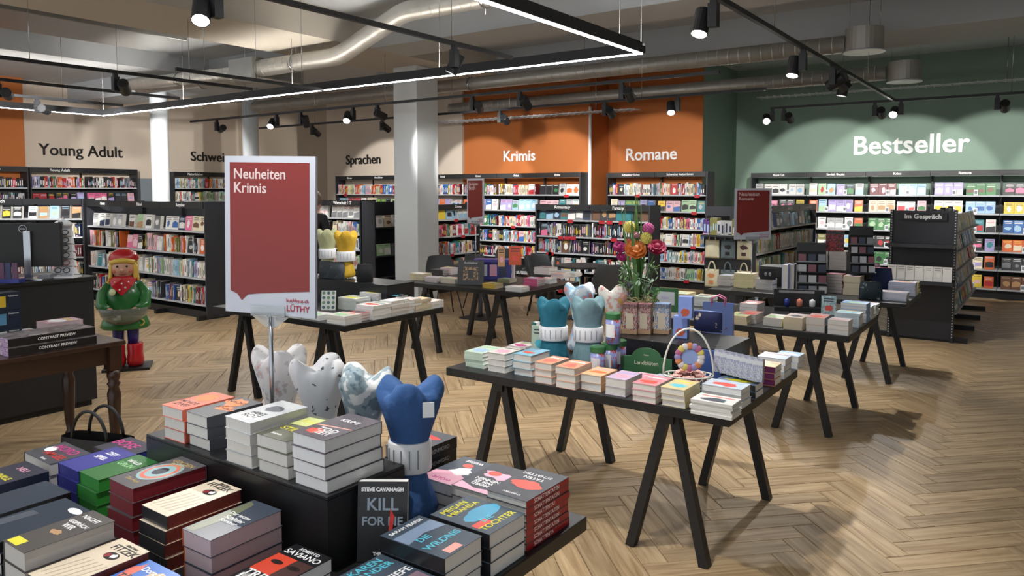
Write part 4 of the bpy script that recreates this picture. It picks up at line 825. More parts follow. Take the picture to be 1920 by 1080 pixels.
# --- KILL FOR ME standing against the riser end
kf = empty('book', (-1.43, 1.40, .752), R(35), 'black KILL FOR ME book standing upright in front of the riser', 'book'); kf.rotation_euler = (R(-8), 0, R(35)); kw, kh, kd = .135, .212, .036
m = MB(); m.box((-kw / 2, 0, 0), (kw / 2, .0012, kh)); m.box((-kw / 2, kd - .0012, 0), (kw / 2, kd, kh)); m.box((-kw / 2, .0012, 0), (-kw / 2 + .0012, kd - .0012, kh)); cv = m.build('cover', BLK, kf)
m = MB(); m.box((-kw / 2 + .0012, .0012, .002), (kw / 2 - .002, kd - .0012, kh - .002)); m.build('page_block', PAGES_W, kf)
SILV = C('silver blue ink', '#8e9dac')
for s, z, sz, mm, fw in (('STEVE CAVANAGH', .9, .014, WHITE, .115), ('KILL', .71, .045, SILV, .085), ('FOR ME', .5, .04, SILV, .11), ('THRILLER', .1, .012, WHITE, .05)): text('title', s, mm, sz, kf, T((0, -.0006, kh * z)) @ FACEY, .0002, .0008, fitw=fw)
m = MB(); m.prism([(-.006, .03), (.01, .03), (.006, .09), (.012, .12), (.0, .14), (-.004, .09)], 0, .0004, M=FACEY); k = m.build('cover_art', REDI, cv); k.location = (.022, -.0012, 0)
text('spine_title', 'KILL FOR ME', WHITE, .014, kf, T((-kw / 2 - .0006, kd / 2, kh / 2)) @ RZ(R(-90)) @ RX(R(90)) @ RZ(R(90)), .0002, fitw=.13)
# ================================================================ reading pillows
def pillow(loc, h_, wd, m_, label, rz=0, band=True, tilt=None, base_s=.8, seed=1, tagm=None, lean=0, phase=-90, group='star-shaped reading pillows', waist=.52):
    root = empty('reading_pillow', loc, rz, label, 'pillow', group); root.rotation_euler = (R(lean), 0, rz); r0 = wd / 2; r = random.Random(seed)
    def sst(x): x = min(1, max(0, x)); return x * x * (3 - 2 * x)
    def fn(u, v):
        a = 2 * math.pi * u; e = abs(v - .47) / (.53 if v > .47 else .47); top = v > .47
        k = sst((e - .06) / .9) ** .85; s = (waist + (1 - waist) * k) * (1 if top else base_s)
        if e > .74: s *= .5 + .5 * math.sqrt(max(0, 1 - ((e - .74) / .26) ** 2))
        lob = math.cos(3 * (a - R(phase))); kk = sst((e - .25) / .75); lob = lob * (1.25 - .25 * lob * lob)
        rad = r0 * s * (.97 + .13 * kk * lob + .03 * math.sin(9 * a + 2.5 * math.sin(8 * v) + seed) * kk + .012 * math.sin(17 * a - 9 * v + seed) * kk + .014 * math.sin(5 * a - 11 * v + seed))
        if top: z = h_ * .47 + h_ * .53 * e * (1 + .1 * kk ** 3 * (lob - .4)) * .98
        else: z = h_ * v
        if v > .999: return (0, 0, h_ * .86)
        if v < .001: rad = .002
        return (rad * math.cos(a), rad * math.sin(a) * .82, max(0, z))
    m = MB(); m.grid(fn, 96, 48, closed_u=True); m.build('cushion', m_, root)
    if band:
        b0 = r0 * (waist + .03) + .004; m = MB(); n = 28
        m.lathe([(b0 + .001, h_ * .36), (b0 + .004, h_ * .37), (b0 + .004, h_ * .56), (b0 + .001, h_ * .57)], n, sy=.86); bd = m.build('paper_band', WHITEP, root)
        m = MB()
        for i in range(5): a = R(-150 + i * 22); x, y = (b0 + .005) * math.cos(a), (b0 + .005) * math.sin(a) * .86; m.box((x - .0018, y - .0008, h_ * .4), (x + .0018, y + .0008, h_ * .53))
        k = m.build('band_print', mat('grey print', '#8a8f96', .6), bd)
    if tagm: m = MB(); m.box((r0 * .3, -r0 * .93, h_ * .78), (r0 * .62, -r0 * .9, h_ * .88)); k = m.build('sewn_label', WHITEP, root); k.rotation_euler = (0, 0, R(12))
    return root
def velvet(name, c): return mat(name, c, .85, var=.12, vscale=14, bump=.4, bscale=35)
pillow((-1.545, 1.635, .752), .44, .21, velvet('blue muslin', '#33598f'), 'blue muslin star-ended reading pillow standing on the near table', R(35), seed=2, tagm=True)
WP1 = blotch('white cloth with animals', '#e6e4e4', '#c9c4c4', '#c98f86', 26, .9, .56, .66, 'Object'); WP2 = blotch('white cloth with dashes', '#e4e5e8', '#e4e5e8', '#5a6068', 38, .9, .5, .68, 'Object', 2); WP3 = blotch('grey green leaf cloth', '#dcdedd', '#8fa0a8', '#5f7480', 18, .9, .47, .6, 'Object')
pillow((-2.245, 1.70, .752), .44, .215, WP1, 'white reading pillow with peach animal print behind the sign pole', R(20), band=False, seed=3, phase=-60)
pillow((-2.02, 1.70, .752), .43, .205, WP2, 'white reading pillow with tiny dashes behind the riser', R(55), band=False, seed=4, phase=-60)
pillow((-1.80, 1.69, .752), .43, .2, WP3, 'white and grey leaf reading pillow beside the blue pillow', R(10), band=False, seed=5, phase=-90)
# ================================================================ the red signs
SRED = mat('red poster', '#762420', .3, var=.06, vscale=4); SRIM = mat('poster white', '#b4b9c4', .35, var=.02); ACR = mat('clear acrylic', '#e8eef0', .08, var=0, trans=.85)
def red_sign(base, H0, sw, sh, rz, lines, label, logo=True, tilt=0, base_r=.06):
    base = Vector(base); root = empty('sign_stand', base, rz, label, 'sign')
    m = MB(); m.box((-base_r, -base_r, 0), (base_r, base_r, .006)); m.build('base_plate', CHROME, root); m = MB(); m.tube([(0, 0, .006), (0, 0, H0)], .0075, 10); m.build('pole', CHROME, root)
    m = MB(); m.box((-sw * .19, -.016, H0 - .005), (sw * .19, .016, H0)); m.box((-sw * .19, -.016, H0), (sw * .19, -.013, H0 + .03)); m.box((-sw * .19, .012, H0), (sw * .19, .015, H0 + .03)); m.prism([(-sw * .2, -.04), (sw * .2, -.04), (.02, -.075), (-.02, -.075)], -.003, .003, M=T((0, 0, H0 + .033)) @ RX(R(90))); m.build('holder', ACR, root)
    b = empty('poster_board', (0, 0, H0)); b.parent = root; b.rotation_euler = (0, tilt, 0)
    m = MB(); m.box((-sw / 2, -.006, 0), (sw / 2, .006, sh)); bd = m.build('poster', SRIM, root); bd.location = (0, 0, H0); bd.rotation_euler = (0, tilt, 0); bpy.data.objects.remove(b)
    e = sw * .06; y1 = sh - e; yb = sh * .1; Mx = T((0, -.0062, 0)) @ RX(R(90))
    poly = [(-sw / 2 + e, yb + sh * .04), (-sw / 2 + e + sw * .08, yb + sh * .02), (-sw / 2 + e + sw * .13, yb - sh * .02), (-sw / 2 + e + sw * .2, yb + sh * .02), (-sw / 2 + e + sw * .34, yb + sh * .033), (sw / 2 - e, yb + sh * .065), (sw / 2 - e, y1), (-sw / 2 + e, y1)]
    m = MB(); m.prism(poly, 0, .0006, M=Mx); m.build('red_field', SRED, bd)
    PT = mat('pale poster text', '#c9b8b8', .4, var=.02)
    for i, (s, fw) in enumerate(lines): text('lettering', s, PT, .1, bd, T((-sw / 2 + e * 1.7, -.0072, y1 - sh * (.075 + .088 * i))) @ RX(R(90)), .0003, .001, 'LEFT', fitw=sw * fw)
    if logo:
        LR = mat('logo red', '#9c2a3c', .4, var=.02); text('lettering', 'buchhaus.ch', LR, .05, bd, T((sw / 2 - e * .9 - sw * .135, -.0072, sh * .102)) @ RX(R(90)), .0003, .0004, fitw=sw * .24); text('lettering', 'LÜTHY', LR, .05, bd, T((sw / 2 - e * .9 - sw * .13, -.0072, sh * .05)) @ RX(R(90)), .0003, .0008, fitw=sw * .25)
    return root
pz = at_Y(512, 820, 1.53)
red_sign((pz.x, 1.53, .952), .395, .345, .515, R(17), [('Neuheiten', .57), ('Krimis', .36)], 'large red Neuheiten Krimis poster on a chrome pole, near table', tilt=R(1.2), base_r=.025)
# ================================================================ the other tables
INKS = [WHITE, ORA, SAL, REDC, PINK, CYA, YEL, CHB, C('pale blue ink', '#a9c8e4'), C('lilac ink', '#b9a6d6'), C('mint', '#a6d6a0'), NV]
rg = random.Random(21)
def gart(*ms):
    def f(root, w_, d_, t):
        ms_ = ms or rg.sample(INKS, 3)
        art_shape(root, ell(-w_ * .5, d_ * rg.uniform(.3, .45), w_ * rg.uniform(.3, .42), d_ * rg.uniform(.12, .24), 14, .3, rg.random()), t, ms_[0])
        if len(ms_) > 1: y = d_ * .72; art_shape(root, [(-w_ * .9, y), (-w_ * .1, y), (-w_ * .1, y + d_ * .09), (-w_ * .9, y + d_ * .07)], t, ms_[1])
        if len(ms_) > 2: y = d_ * .86; art_shape(root, [(-w_ * .75, y), (-w_ * .25, y), (-w_ * .25, y + d_ * .05), (-w_ * .75, y + d_ * .05)], t, ms_[2])
    return f
def stackp(px, py, n, t, w_, d_, cover, pages, spine, desc, where, base=.75, parts=False, arts=(), **k):
    P = at_z(px, py, base + n * t)
    return stack(P.x, P.y, n, t, w_, d_, C(*cover) if isinstance(cover, tuple) else cover, pages, spine, desc, where, base, parts=parts, art=gart(*arts), **k)
W2 = 'by bouquet'
stackp(905, 663, 4, .022, .13, .2, ('pale mint', '#c3d6c4'), PAGES_W, 'F', 'thin pale green hardback', 'at left end, bouquet table', parts=True, arts=(C('pale blue ink', '#a9c8e4'), C('mint', '#a6d6a0')))
stackp(947, 665, 3, .035, .118, .19, ('off white', '#d9d4cc'), PAGES, 'B', 'white-edged paperback with pale swirl cover', W2, parts=True, arts=(PINK, CHB))
stackp(996, 668, 3, .038, .118, .19, ('aqua', '#7fb8cf'), PAGES, 'L', 'white-edged paperback with aqua and red cover', W2, parts=True, arts=(REDC, C('pale blue ink', '#a9c8e4')))
stackp(1034, 683, 3, .036, .105, .18, ('apricot', '#d99a78'), PAGES, 'L', 'paperback with apricot cover, left of twin stacks', W2, parts=True, arts=(SAL, WHITE))
stackp(1078, 692, 3, .036, .115, .18, ('apricot', '#d99a78'), PAGES, 'B', 'paperback with apricot cover, right of twin stacks', W2, parts=True, arts=(SAL, WHITE))
stackp(1126, 706, 2, .04, .118, .18, ('peach', '#d8a488'), PAGES, 'R', 'paperback with peach cover', W2, parts=True, arts=(ORA, PINK))
stackp(1172, 713, 2, .042, .112, .18, ('pale lilac', '#c9b3cf'), PAGES, 'B', 'paperback with lilac and pink cover', W2, parts=True, arts=(PINK, C('lilac ink', '#b9a6d6')))
stackp(1229, 724, 3, .029, .122, .19, ('rose', '#d58f98'), PAGES, 'B', 'paperback with rose red cover', W2, parts=True, arts=(REDC, WHITE, PINK))
stackp(1284, 732, 3, .029, .118, .19, ('sand yellow', '#d8c690'), PAGES, 'R', 'paperback with beach yellow and aqua cover', W2, parts=True, arts=(CYA, YEL))
stackp(1372, 760, 5, .0135, .19, .125, ('white paper', '#e6e4e0'), PAGES_W, 'F', 'slim white booklet with small red stamp', 'at corner, bouquet table', parts=True, arts=(CHB, REDC), spine_m=C('spine white', '#d9d9d6'))
stackp(1390, 731, 3, .03, .19, .13, ('ice blue', '#c5d2de'), PAGES_W, 'L', 'white and blue paperback', 'behind the corner stack, bouquet table', parts=True, arts=(REDC, C('pale blue ink', '#a9c8e4')))
stackp(1417, 723, 2, .033, .2, .12, ('mosaic', '#6f7f9a'), PAGES_W, 'F', 'black-spined book with patterned cover', 'under the box row', parts=True, arts=(YEL, CYA), spine_m=BLK)
stackp(1453, 689, 3, .033, .14, .13, ('amber', '#d59a5c'), PAGES_W, 'F', 'amber book with plum spine', 'at right edge, bouquet table', parts=True, arts=(YEL, SAL), spine_m=C('plum spine', '#5a1f4a'))
stackp(1472, 674, 3, .036, .15, .14, ('sky', '#a5c0de'), PAGES_W, 'L', 'white-edged paperback with red and blue cover', 'right edge, bouquet table', parts=True, arts=(WHITE, REDC))
stackp(1497, 669, 2, .036, .13, .12, ('pale sky', '#b9d0e6'), PAGES_W, 'L', 'pale blue paperback', 'at back right corner, bouquet table', parts=True, arts=(WHITE, CYA))
stackp(985, 652, 3, .012, .13, .15, ('flower white', '#d9d3d3'), PAGES_W, 'F', 'thin flowered notebook', 'at back left, bouquet table', arts=(PNK, YEL, CYA))
stackp(1178, 712, 1, .03, .1, .12, C('green', '#2c6b33'), PAGES_GRN, 'L', 'small dark green gift box', 'before green display card', arts=(WHITE,))
stackp(1212, 711, 2, .012, .1, .13, ('blush', '#dcb9c6'), PAGES_W, 'F', 'small pink booklet', 'before green display card', arts=(PINK, REDC))
stackp(1246, 714, 2, .012, .09, .13, ('frost', '#c9d3e0'), PAGES_W, 'F', 'small frost blue booklet', 'before green display card', arts=(WHITE, C('lilac ink', '#b9a6d6')))
ri = empty('display_riser', (-1.70, 4.06, .75), label='black riser box in the middle of the bouquet table', cat='riser'); m = MB(); m.box((-.33, -.21, .15), (.33, .21, .16)); m.build('top_board', TABLEBLK, ri); m = MB(); m.box((-.33, -.21, 0), (.33, -.2, .15)); m.build('front_board', TABLEBLK, ri)
for s_ in (-1, 1): m = MB(); m.box((s_ * .325 - .005, -.2, 0), (s_ * .325 + .005, .21, .15)); m.build('side_board', TABLEBLK, ri)
# standing books left of the teal pillow
def standing(px, py, z, w_, h_, t, cov, pages, label, rz=0, Y=None, arts=True, lean=-6, cat='book'):
    P = at_z(px, py, z); o = empty('book', P, R(rz), label, cat); o.rotation_euler = (R(lean), 0, R(rz))
    m = MB(); m.box((-w_ / 2, 0, 0), (w_ / 2, .0015, h_)); m.box((-w_ / 2, t - .0015, 0), (w_ / 2, t, h_)); m.box((-w_ / 2, .0015, 0), (-w_ / 2 + .0015, t - .0015, h_)); c = m.build('cover', cov, o)
    m = MB(); m.box((-w_ / 2 + .0015, .0015, .002), (w_ / 2 - .002, t - .0015, h_ - .002)); m.build('page_block', pages, o)
    if arts:
        a = MB(); a.prism(ell(0, h_ * .35, w_ * .3, h_ * .16, 16, .25, px), 0, .0005, M=T((0, -.0002, 0)) @ RX(R(90))); a.build('cover_art', rg.choice(INKS), o)
        for i in range(2): a = MB(); a.box((-w_ * .35, -.0007, h_ * (.82 - i * .12)), (w_ * .35, -.0001, h_ * (.87 - i * .12))); a.build('title', rg.choice([WHITE, CHB, NV]), o)
    return o
TEALF = blotch('teal flower cover', '#2f7f78', '#1e5a58', scale=14)
standing(1000, 655, .752, .03, .17, .11, TEALF, PAGES_W, 'narrow teal patterned book standing left of the teal pillow', 20, arts=False)
standing(1011, 661, .752, .1, .165, .025, C('pale mint', '#c3d6c4'), PAGES_W, 'pale green book standing behind the teal pillow', 25)
pillow((at_Y(1038, 640, 3.66).x, 3.66, .752), .385, .195, velvet('teal velvet', '#1f6a7f'), 'teal velvet reading pillow standing on the bouquet table', R(35), seed=6, waist=.74, base_s=.95)
pillow((at_Y(1103, 640, 3.72).x, 3.72, .752), .40, .2, velvet('grey blue velvet', '#6f8f97'), 'grey-blue velvet reading pillow standing on the bouquet table', R(35), seed=7, waist=.74, base_s=.95)
FL1 = blotch('floral cloth blue', '#dfe6ee', '#a9cbe6', '#e39a96', 16, .9, .5, .62, 'Object'); FL2 = blotch('floral cloth bright', '#e8e4dc', '#e6a9a0', '#d8b74a', 22, .9, .53, .62, 'Object')
pillow((at_Y(1088, 600, 4.02).x, 4.02, .752), .43, .2, FL1, 'pale blue flowered reading pillow behind the grey-blue one', R(10), band=False, seed=8, phase=-60)
pillow((at_Y(1152, 600, 4.04).x, 4.04, .752), .43, .19, FL2, 'bright flowered reading pillow next to the vase', R(30), band=False, seed=9, phase=-60)
# canisters
CANP = blotch('flower tin print', '#8d98cf', '#b84a45', '#e0b0a0', 5, .3, .56, .66); CANG = mat('green tin lid', '#2f6b3c', .35)
def canister(px, py, z, r, h_, label):
    P = at_z(px, py, z); o = empty('tin_canister', P, label=label, cat='tin', group='flowered tin canisters'); m = MB(); m.lathe([(r, 0), (r, h_ * .82)], 24); b = m.build('body', CANP, o); m = MB(); m.lathe([(r + .002, h_ * .8), (r + .002, h_ * .97), (r - .004, h_), (.001, h_)], 24, smooth=False); m.build('lid', CANG, o)
    m = MB(); m.grid(lambda u, v: ((r + .001) * math.cos(R(-130 + 80 * u)), (r + .001) * math.sin(R(-130 + 80 * u)), h_ * (.22 + .42 * v)), 8, 1); m.build('paper_label', WHITEP, b)
canister(1121, 706, .752, .04, .168, 'blue flowered tin with green lid, nearest of three on table'); canister(1143, 699, .752, .04, .168, 'blue flowered tin with green lid, middle of three on table'); canister(1160, 692, .752, .04, .168, 'blue flowered tin with green lid, farthest of three on table')
canister(1149, 643, .921, .04, .168, 'blue flowered tin with green lid stacked on top of others')
# glass boxes in wooden trays on the riser
GBX = blotch('flower box print', '#8a5a58', '#c9b0a0', '#5d6a8a', 9, .2, .5, .6); GBX2 = blotch('flower box print blue', '#7a8fae', '#d8cfc4', '#8a6a52', 9, .2, .5, .6); WOODT = mat('raw wood tray', '#a98a6c', .7, var=.15, vscale=12)
for i, (px, c, k) in enumerate(((1180, GBX, 'dark'), (1206, GBX, 'red'), (1240, GBX2, 'blue'))):
    P = at_z(px, 626, .912); o = empty('gift_box', P, R(12), '%s flowered gift box with window on the centre riser' % k, 'gift box', 'flowered gift boxes'); m = MB(); m.box((-.042, 0, .012), (.042, .07, .175)); m.build('carton', c, o); m = MB(); m.box((-.042, 0, .15), (.042, .0702, .178)); m.build('lid', C('lid rose', '#b07a80') if i < 2 else C('lid blue', '#7d9ac0'), o)
    m = MB(); m.box((-.022, -.002, .03), (.022, 0, .12)); m.build('window', mat('acetate window', '#c9bda8', .15), o); m = MB(); m.box((-.045, -.006, 0), (.045, .074, .025)); m.build('tray', WOODT, o)
# green display card
P = at_z(1212, 699, .752); o = empty('display_card', P, R(14), 'green card with arched top and cream lettering before the riser', 'display card'); GRC = mat('green card', '#33663f', .6); m = MB()
m.prism([(-.14, 0), (.14, 0), (.14, .085), (.09, .09)] + [(.08 * math.cos(R(a)), .09 + .05 * math.sin(R(a))) for a in range(0, 181, 15)] + [(-.09, .09), (-.14, .085)], 0, .008, M=RX(R(90))); m.build('card', GRC, o)
text('lettering', 'Landblüten', mat('cream print', '#dfe0c8', .6), .034, o, T((.0, -.0084, .055)) @ RX(R(90)), .0003, fitw=.13); text('lettering', 'Natur', mat('cream print', '#dfe0c8', .6), .012, o, T((.0, -.0084, .1)) @ RX(R(90)), .0003)
# wire basket with flower wreath and roses
P = at_z(1290, 728, .752); o = empty('wire_basket', P, R(30), 'white wire basket with arched handle and flower wreath', 'basket'); WIRE = mat('white wire', '#e4e6dc', .4); r0 = .125
m = MB(); m.tube([(r0 * math.cos(R(a)), r0 * .7 * math.sin(R(a)), .07) for a in range(0, 361, 12)], .004, 6); m.build('rim', WIRE, o)
m = MB(); m.tube([(.08 * math.cos(R(a)), .056 * math.sin(R(a)), .004) for a in range(0, 361, 15)], .003, 6)
for k in range(18): a = R(k * 20); b = R(k * 20 + 20); m.tube([(.08 * math.cos(a), .056 * math.sin(a), .004), (r0 * math.cos(b), r0 * .7 * math.sin(b), .07)], .002, 5); m.tube([(.08 * math.cos(b), .056 * math.sin(b), .004), (r0 * math.cos(a), r0 * .7 * math.sin(a), .07)], .002, 5)
m.build('basket_wall', WIRE, o); m = MB(); m.tube([(r0 * math.cos(R(a)), 0, .07 + .235 * math.sin(R(a))) for a in range(0, 181, 10)], .005, 6); m.build('handle', WIRE, o)
m = MB(); m.box((-.045, -.045, .135), (.045, -.043, .205)); wc = m.build('wreath_card', C('wreath blue', '#8fa6d8'), o)
FLM = [C('petal white', '#dcd8d6', .7), C('petal yellow', '#d9c86a', .7), C('petal pink', '#b5688c', .7), C('petal lilac', '#9c93c4', .7), C('petal orange', '#d58a5a', .7)]
for k in range(16): a = R(k * 22.5); m = MB(); m.lathe([(.001, .004), (.012, .006), (.019, 0), (.012, -.004), (.001, -.004)], 10, M=T((.058 * math.cos(a), -.046, .17 + .056 * math.sin(a))) @ RX(R(90))); m.build('wreath_flower', FLM[k % 5], o)
def rose(name, c, r, m_, parent=None, label=None, n=5, tiltv=None):
    m = MB(); m.ball((0, 0, 0), r * .5, sc=(1, 1, .9))
    for ring, (rr, cnt, up) in enumerate(((.55, 5, .5), (.85, 6, .2), (1.0, 7, -.1))):
        for k in range(cnt):
            a = 2 * math.pi * k / cnt + ring * .5
            def fn(u, v, a=a, rr=rr, up=up):
                b = a + (u - .5) * 1.3; q = r * rr * (.35 + .75 * v); return (q * math.cos(b), q * math.sin(b), r * (up * .6 - .35 + .7 * v * (1 - v * .45)) + r * .1 * math.sin(u * 9))
            m.grid(fn, 4, 3)
    o = m.build(name, m_, parent); o.location = c
    if tiltv is not None: o.rotation_euler = tiltv
    if label: tag(o, label, 'flower')
    return o
ROSEP = mat('pale pink petals', '#d9aba2', .75, var=.1, vscale=30)
for i, (dx, dy, dz) in enumerate(((-.06, -.03, .06), (.0, -.05, .055), (.055, -.02, .06), (-.02, .02, .075), (.04, .03, .07))): rose('rose', (dx, dy, dz), .042, ROSEP, o)
# tray of slim boxes
for i in range(7):
    P = at_z(1346 + i * 12.2, 697 + i * 3.2, .83); o = empty('slim_box', P, R(10), 'slim lilac-grey floral box, %s from left in the box row' % nth(i), 'box', 'slim floral boxes in a row'); o.rotation_euler = (R(-14), 0, R(10)); m = MB(); m.box((-.024, 0, 0), (.024, .075, .115)); m.build('carton', blotch('slim box print', '#8f93a8', '#b9bcc6', '#6c7468', 7, .4), o); m = MB(); m.box((-.024, -.0006, .08), (.024, -.0001, .1)); m.build('label_strip', C('strip grey', '#c5c8cc'), o)
# blue gift bags, boxes and pouch
BAGB = blotch('blue gift print', '#7d94d6', '#7d94d6', '#8a5a7a', 6, .4, .5, .68); POUCH = blotch('navy flower cloth', '#232b56', '#232b56', '#d8c9b0', 16, .8, .5, .62, 'Object')
def gift_bag(px, py, z, w_, h_, t, m_, hm, label, rz=10):
    P = at_z(px, py, z); o = empty('gift_bag', P, R(rz), label, 'bag'); m = MB(); m.add([(-w_ / 2, -t / 2, 0), (w_ / 2, -t / 2, 0), (w_ / 2, t / 2, 0), (-w_ / 2, t / 2, 0), (-w_ / 2, -t * .35, h_), (w_ / 2, -t * .35, h_), (w_ / 2, t * .35, h_), (-w_ / 2, t * .35, h_)], [(0, 3, 2, 1), (0, 1, 5, 4), (1, 2, 6, 5), (2, 3, 7, 6), (3, 0, 4, 7)]); m.build('bag_body', m_, o, solid=.0015)
    for s_ in (-1, 1): m = MB(); m.tube([(-w_ * .22, s_ * t * .34, h_ * .92), (-w_ * .22, s_ * t * .4, h_ * 1.12), (0, s_ * t * .45, h_ * 1.2), (w_ * .22, s_ * t * .4, h_ * 1.12), (w_ * .22, s_ * t * .34, h_ * .92)], .004, 6); m.build('handle', hm, o)
PKR = mat('pink ribbon', '#dc7fa6', .5)
gift_bag(1346, 640, .78, .19, .25, .07, BAGB, PKR, 'large blue gift bag with pink ribbon handles, bouquet table')
for px, py, z, w_, h_, lab in ((1284, 600, .99, .075, .12, 'upper blue gift box with orange fruit print'), (1275, 634, .912, .08, .125, 'lower blue gift box with orange fruit print')):
    P = at_z(px, py, z if z < .95 else .912); P.z = z if z < .95 else 1.04; 
    if z > .95: P = at_z(1284, 597, 1.04)
    o = empty('gift_box', P, R(10), lab + ' on the centre riser', 'gift box'); m = MB(); m.box((-w_ / 2, 0, 0), (w_ / 2, .06, h_)); m.build('carton', C('periwinkle', '#8299d8'), o); m = MB(); m.prism(ell(0, h_ * .25, w_ * .32, h_ * .2, 14, .3, 5), 0, .0006, M=RX(R(90))); m.build('print', C('fruit red', '#b5563f'), o)
P = at_z(1327, 622, .912); o = empty('pouch', P, R(8), 'navy flowered zip pouch leaning before the blue gift bag', 'pouch'); m = MB(); m.grid(lambda u, v: (.085 * math.cos(2 * math.pi * u) * (1 - .12 * (v - .5) ** 2), .03 * math.sin(2 * math.pi * u) * math.sin(math.pi * (.08 + .84 * v)), .12 * v), 24, 8, closed_u=True); m.build('pouch_body', POUCH, o); m = MB(); m.tube([(-.08, 0, .122), (.08, 0, .122)], .004, 6); m.build('zip', C('periwinkle', '#8299d8'), o)
P = at_z(1322, 642, .79); P = Vector((at_Y(1318, 640, 3.83).x, 3.83, .752)); o = empty('gift_box', P, R(6), 'flat blue box below the navy flowered pouch', 'gift box'); m = MB(); m.box((-.09, -.02, 0), (.1, .0, .155)); m.build('carton', C('denim blue', '#3a5590'), o)
# green framed board at the back
P = at_z(1246, 585, .912); o = empty('display_card', P, R(10), 'green framed sign with white panel behind the gift boxes', 'display card'); m = MB(); m.box((-.09, .012, 0), (.09, .022, .165)); m.build('frame', GRC, o); m = MB(); m.box((-.055, .0105, .05), (.065, .012, .14)); pn = m.build('panel', C('panel grey', '#c6cbd2'), o); text('lettering', 'Neu', C('lilac ink', '#b9a6d6'), .03, pn, T((0, .0102, .1)) @ RX(R(90)), .0002)
# ---------------------------------------------------------------- bouquet
B0 = Vector((at_Y(1196, 500, 4.14).x, 4.14, .912)); bq = empty('flower_bouquet', B0, label='bouquet of orange, pink and yellow flowers in straw-wrapped vase', cat='flowers')
m = MB(); m.lathe([(.055, 0), (.06, .02), (.05, .12), (.06, .15), (.057, .15), (.047, .12), (.055, .02), (.001, .012)], 24); m.build('vase', mat('clear glass', '#dfe8e4', .05, var=0, trans=.9), bq)
STEM = mat('green stem', '#4d7a3a', .6, var=.2, vscale=20); LEAF = mat('green leaf', '#5f8a48', .55, var=.25, vscale=15); LEAFD = mat('grey green leaf', '#7d977c', .6, var=.2)
r = random.Random(3); heads = [((-.02, -.04, .49), .062, 'orange', 0), ((-.055, -.01, .62), .036, 'yellow', 1), ((.06, 0, .61), .036, 'pink', 1), ((.045, -.02, .555), .036, 'yellow', 1), ((-.11, .0, .5), .04, 'magenta', 2), ((.115, 0, .5), .052, 'crimson', 2), ((-.015, -.02, .575), .022, 'blush', 2), ((-.1, -.01, .44), .028, 'magenta', 2), ((-.085, -.03, .29), .001, 'none', 3)]
PM = {'orange': mat('orange petals', '#e5843c', .6, var=.15, vscale=30), 'yellow': mat('yellow petals', '#ddd06a', .6, var=.1, vscale=40), 'pink': mat('pink petals', '#cf5f9c', .6, var=.1, vscale=40), 'magenta': mat('magenta petals', '#b53276', .6, var=.15, vscale=30), 'crimson': mat('crimson petals', '#a8204a', .6, var=.15, vscale=30), 'blush': mat('blush petals', '#d99aa4', .6, var=.1, vscale=40)}
for c, rad, col, kind in heads:
    if kind == 3: continue
    cc = Vector(_r * c[0] + Vector((0, 0, c[2])) - _f * (-c[1])); m = MB(); m.tube([(cc.x * .12, cc.y * .12, .1), (cc.x * .35, cc.y * .35, .3), tuple(cc)], .004, 6); m.build('stem', STEM, bq)
    if kind == 1:
        m = MB()
        for k in range(70): z = 1 - 2 * (k + .5) / 70; a = k * 2.4; q = math.sqrt(1 - z * z); d_ = Vector((q * math.cos(a), q * math.sin(a), z)); m.ball(cc + d_ * rad * .8, rad * .28, n=5, m=3)
        m.build('bloom', PM[col], bq)
    else: rose('bloom', cc, rad, PM[col], bq, tiltv=(R(50), R(0), TH))
for k in range(10):
    a = r.uniform(0, 6.28); L_ = r.uniform(.45, .74); sp = r.uniform(.01, .06); w_ = .014; d_ = Vector((math.cos(a), math.sin(a), 0)); s_ = d_.cross(Vector((0, 0, 1))); off = -_r * .05
    m = MB(); m.grid(lambda u, v: (d_ * (.02 + sp * v) + s_ * ((u - .5) * 2 * w_ * (1 - v ** 3)) + off * v + Vector((0, 0, .12 + L_ * v)) + d_ * (.01 * (u - .5) ** 2)), 2, 8); m.build('leaf', LEAF, bq)
for k in range(34):
    a = r.uniform(0, 6.28); R_ = r.uniform(.04, .15); z = r.uniform(.2, .42); c = Vector((R_ * math.cos(a), R_ * math.sin(a), z)); m = MB(); m.tube([(c.x * .2, c.y * .2, .14), c * .8, c], .0018, 4)
    for j in range(6):
        b = r.uniform(0, 6.28); q = c + Vector((math.cos(b) * .025, math.sin(b) * .025, r.uniform(-.03, .03))); e = (q - c).normalized() * .022; f_ = e.cross(Vector((0, 0, 1))).normalized() * .009; m.add([q - e, q + f_, q + e, q - f_], [(0, 1, 2, 3)])
    m.build('leaf_sprig', LEAFD if k % 3 else LEAF, bq)
m = MB()
for k in range(420):
    a = r.uniform(0, 6.28); b = a + r.uniform(.3, 1.0) * r.choice((-1, 1)); R_ = r.uniform(.05, .115); z = r.uniform(.07, .2); z2 = z + r.uniform(-.03, .03); m.tube([(R_ * math.cos(a), R_ * math.sin(a), z), (R_ * 1.05 * math.cos((a + b) / 2), R_ * 1.05 * math.sin((a + b) / 2), (z + z2) / 2 + .006), (R_ * math.cos(b), R_ * math.sin(b), z2)], .0013, 3, cap=False)
k = m.build('straw_nest', mat('straw', '#d6c69a', .8, var=.2, vscale=40), bq); k['kind'] = 'stuff'
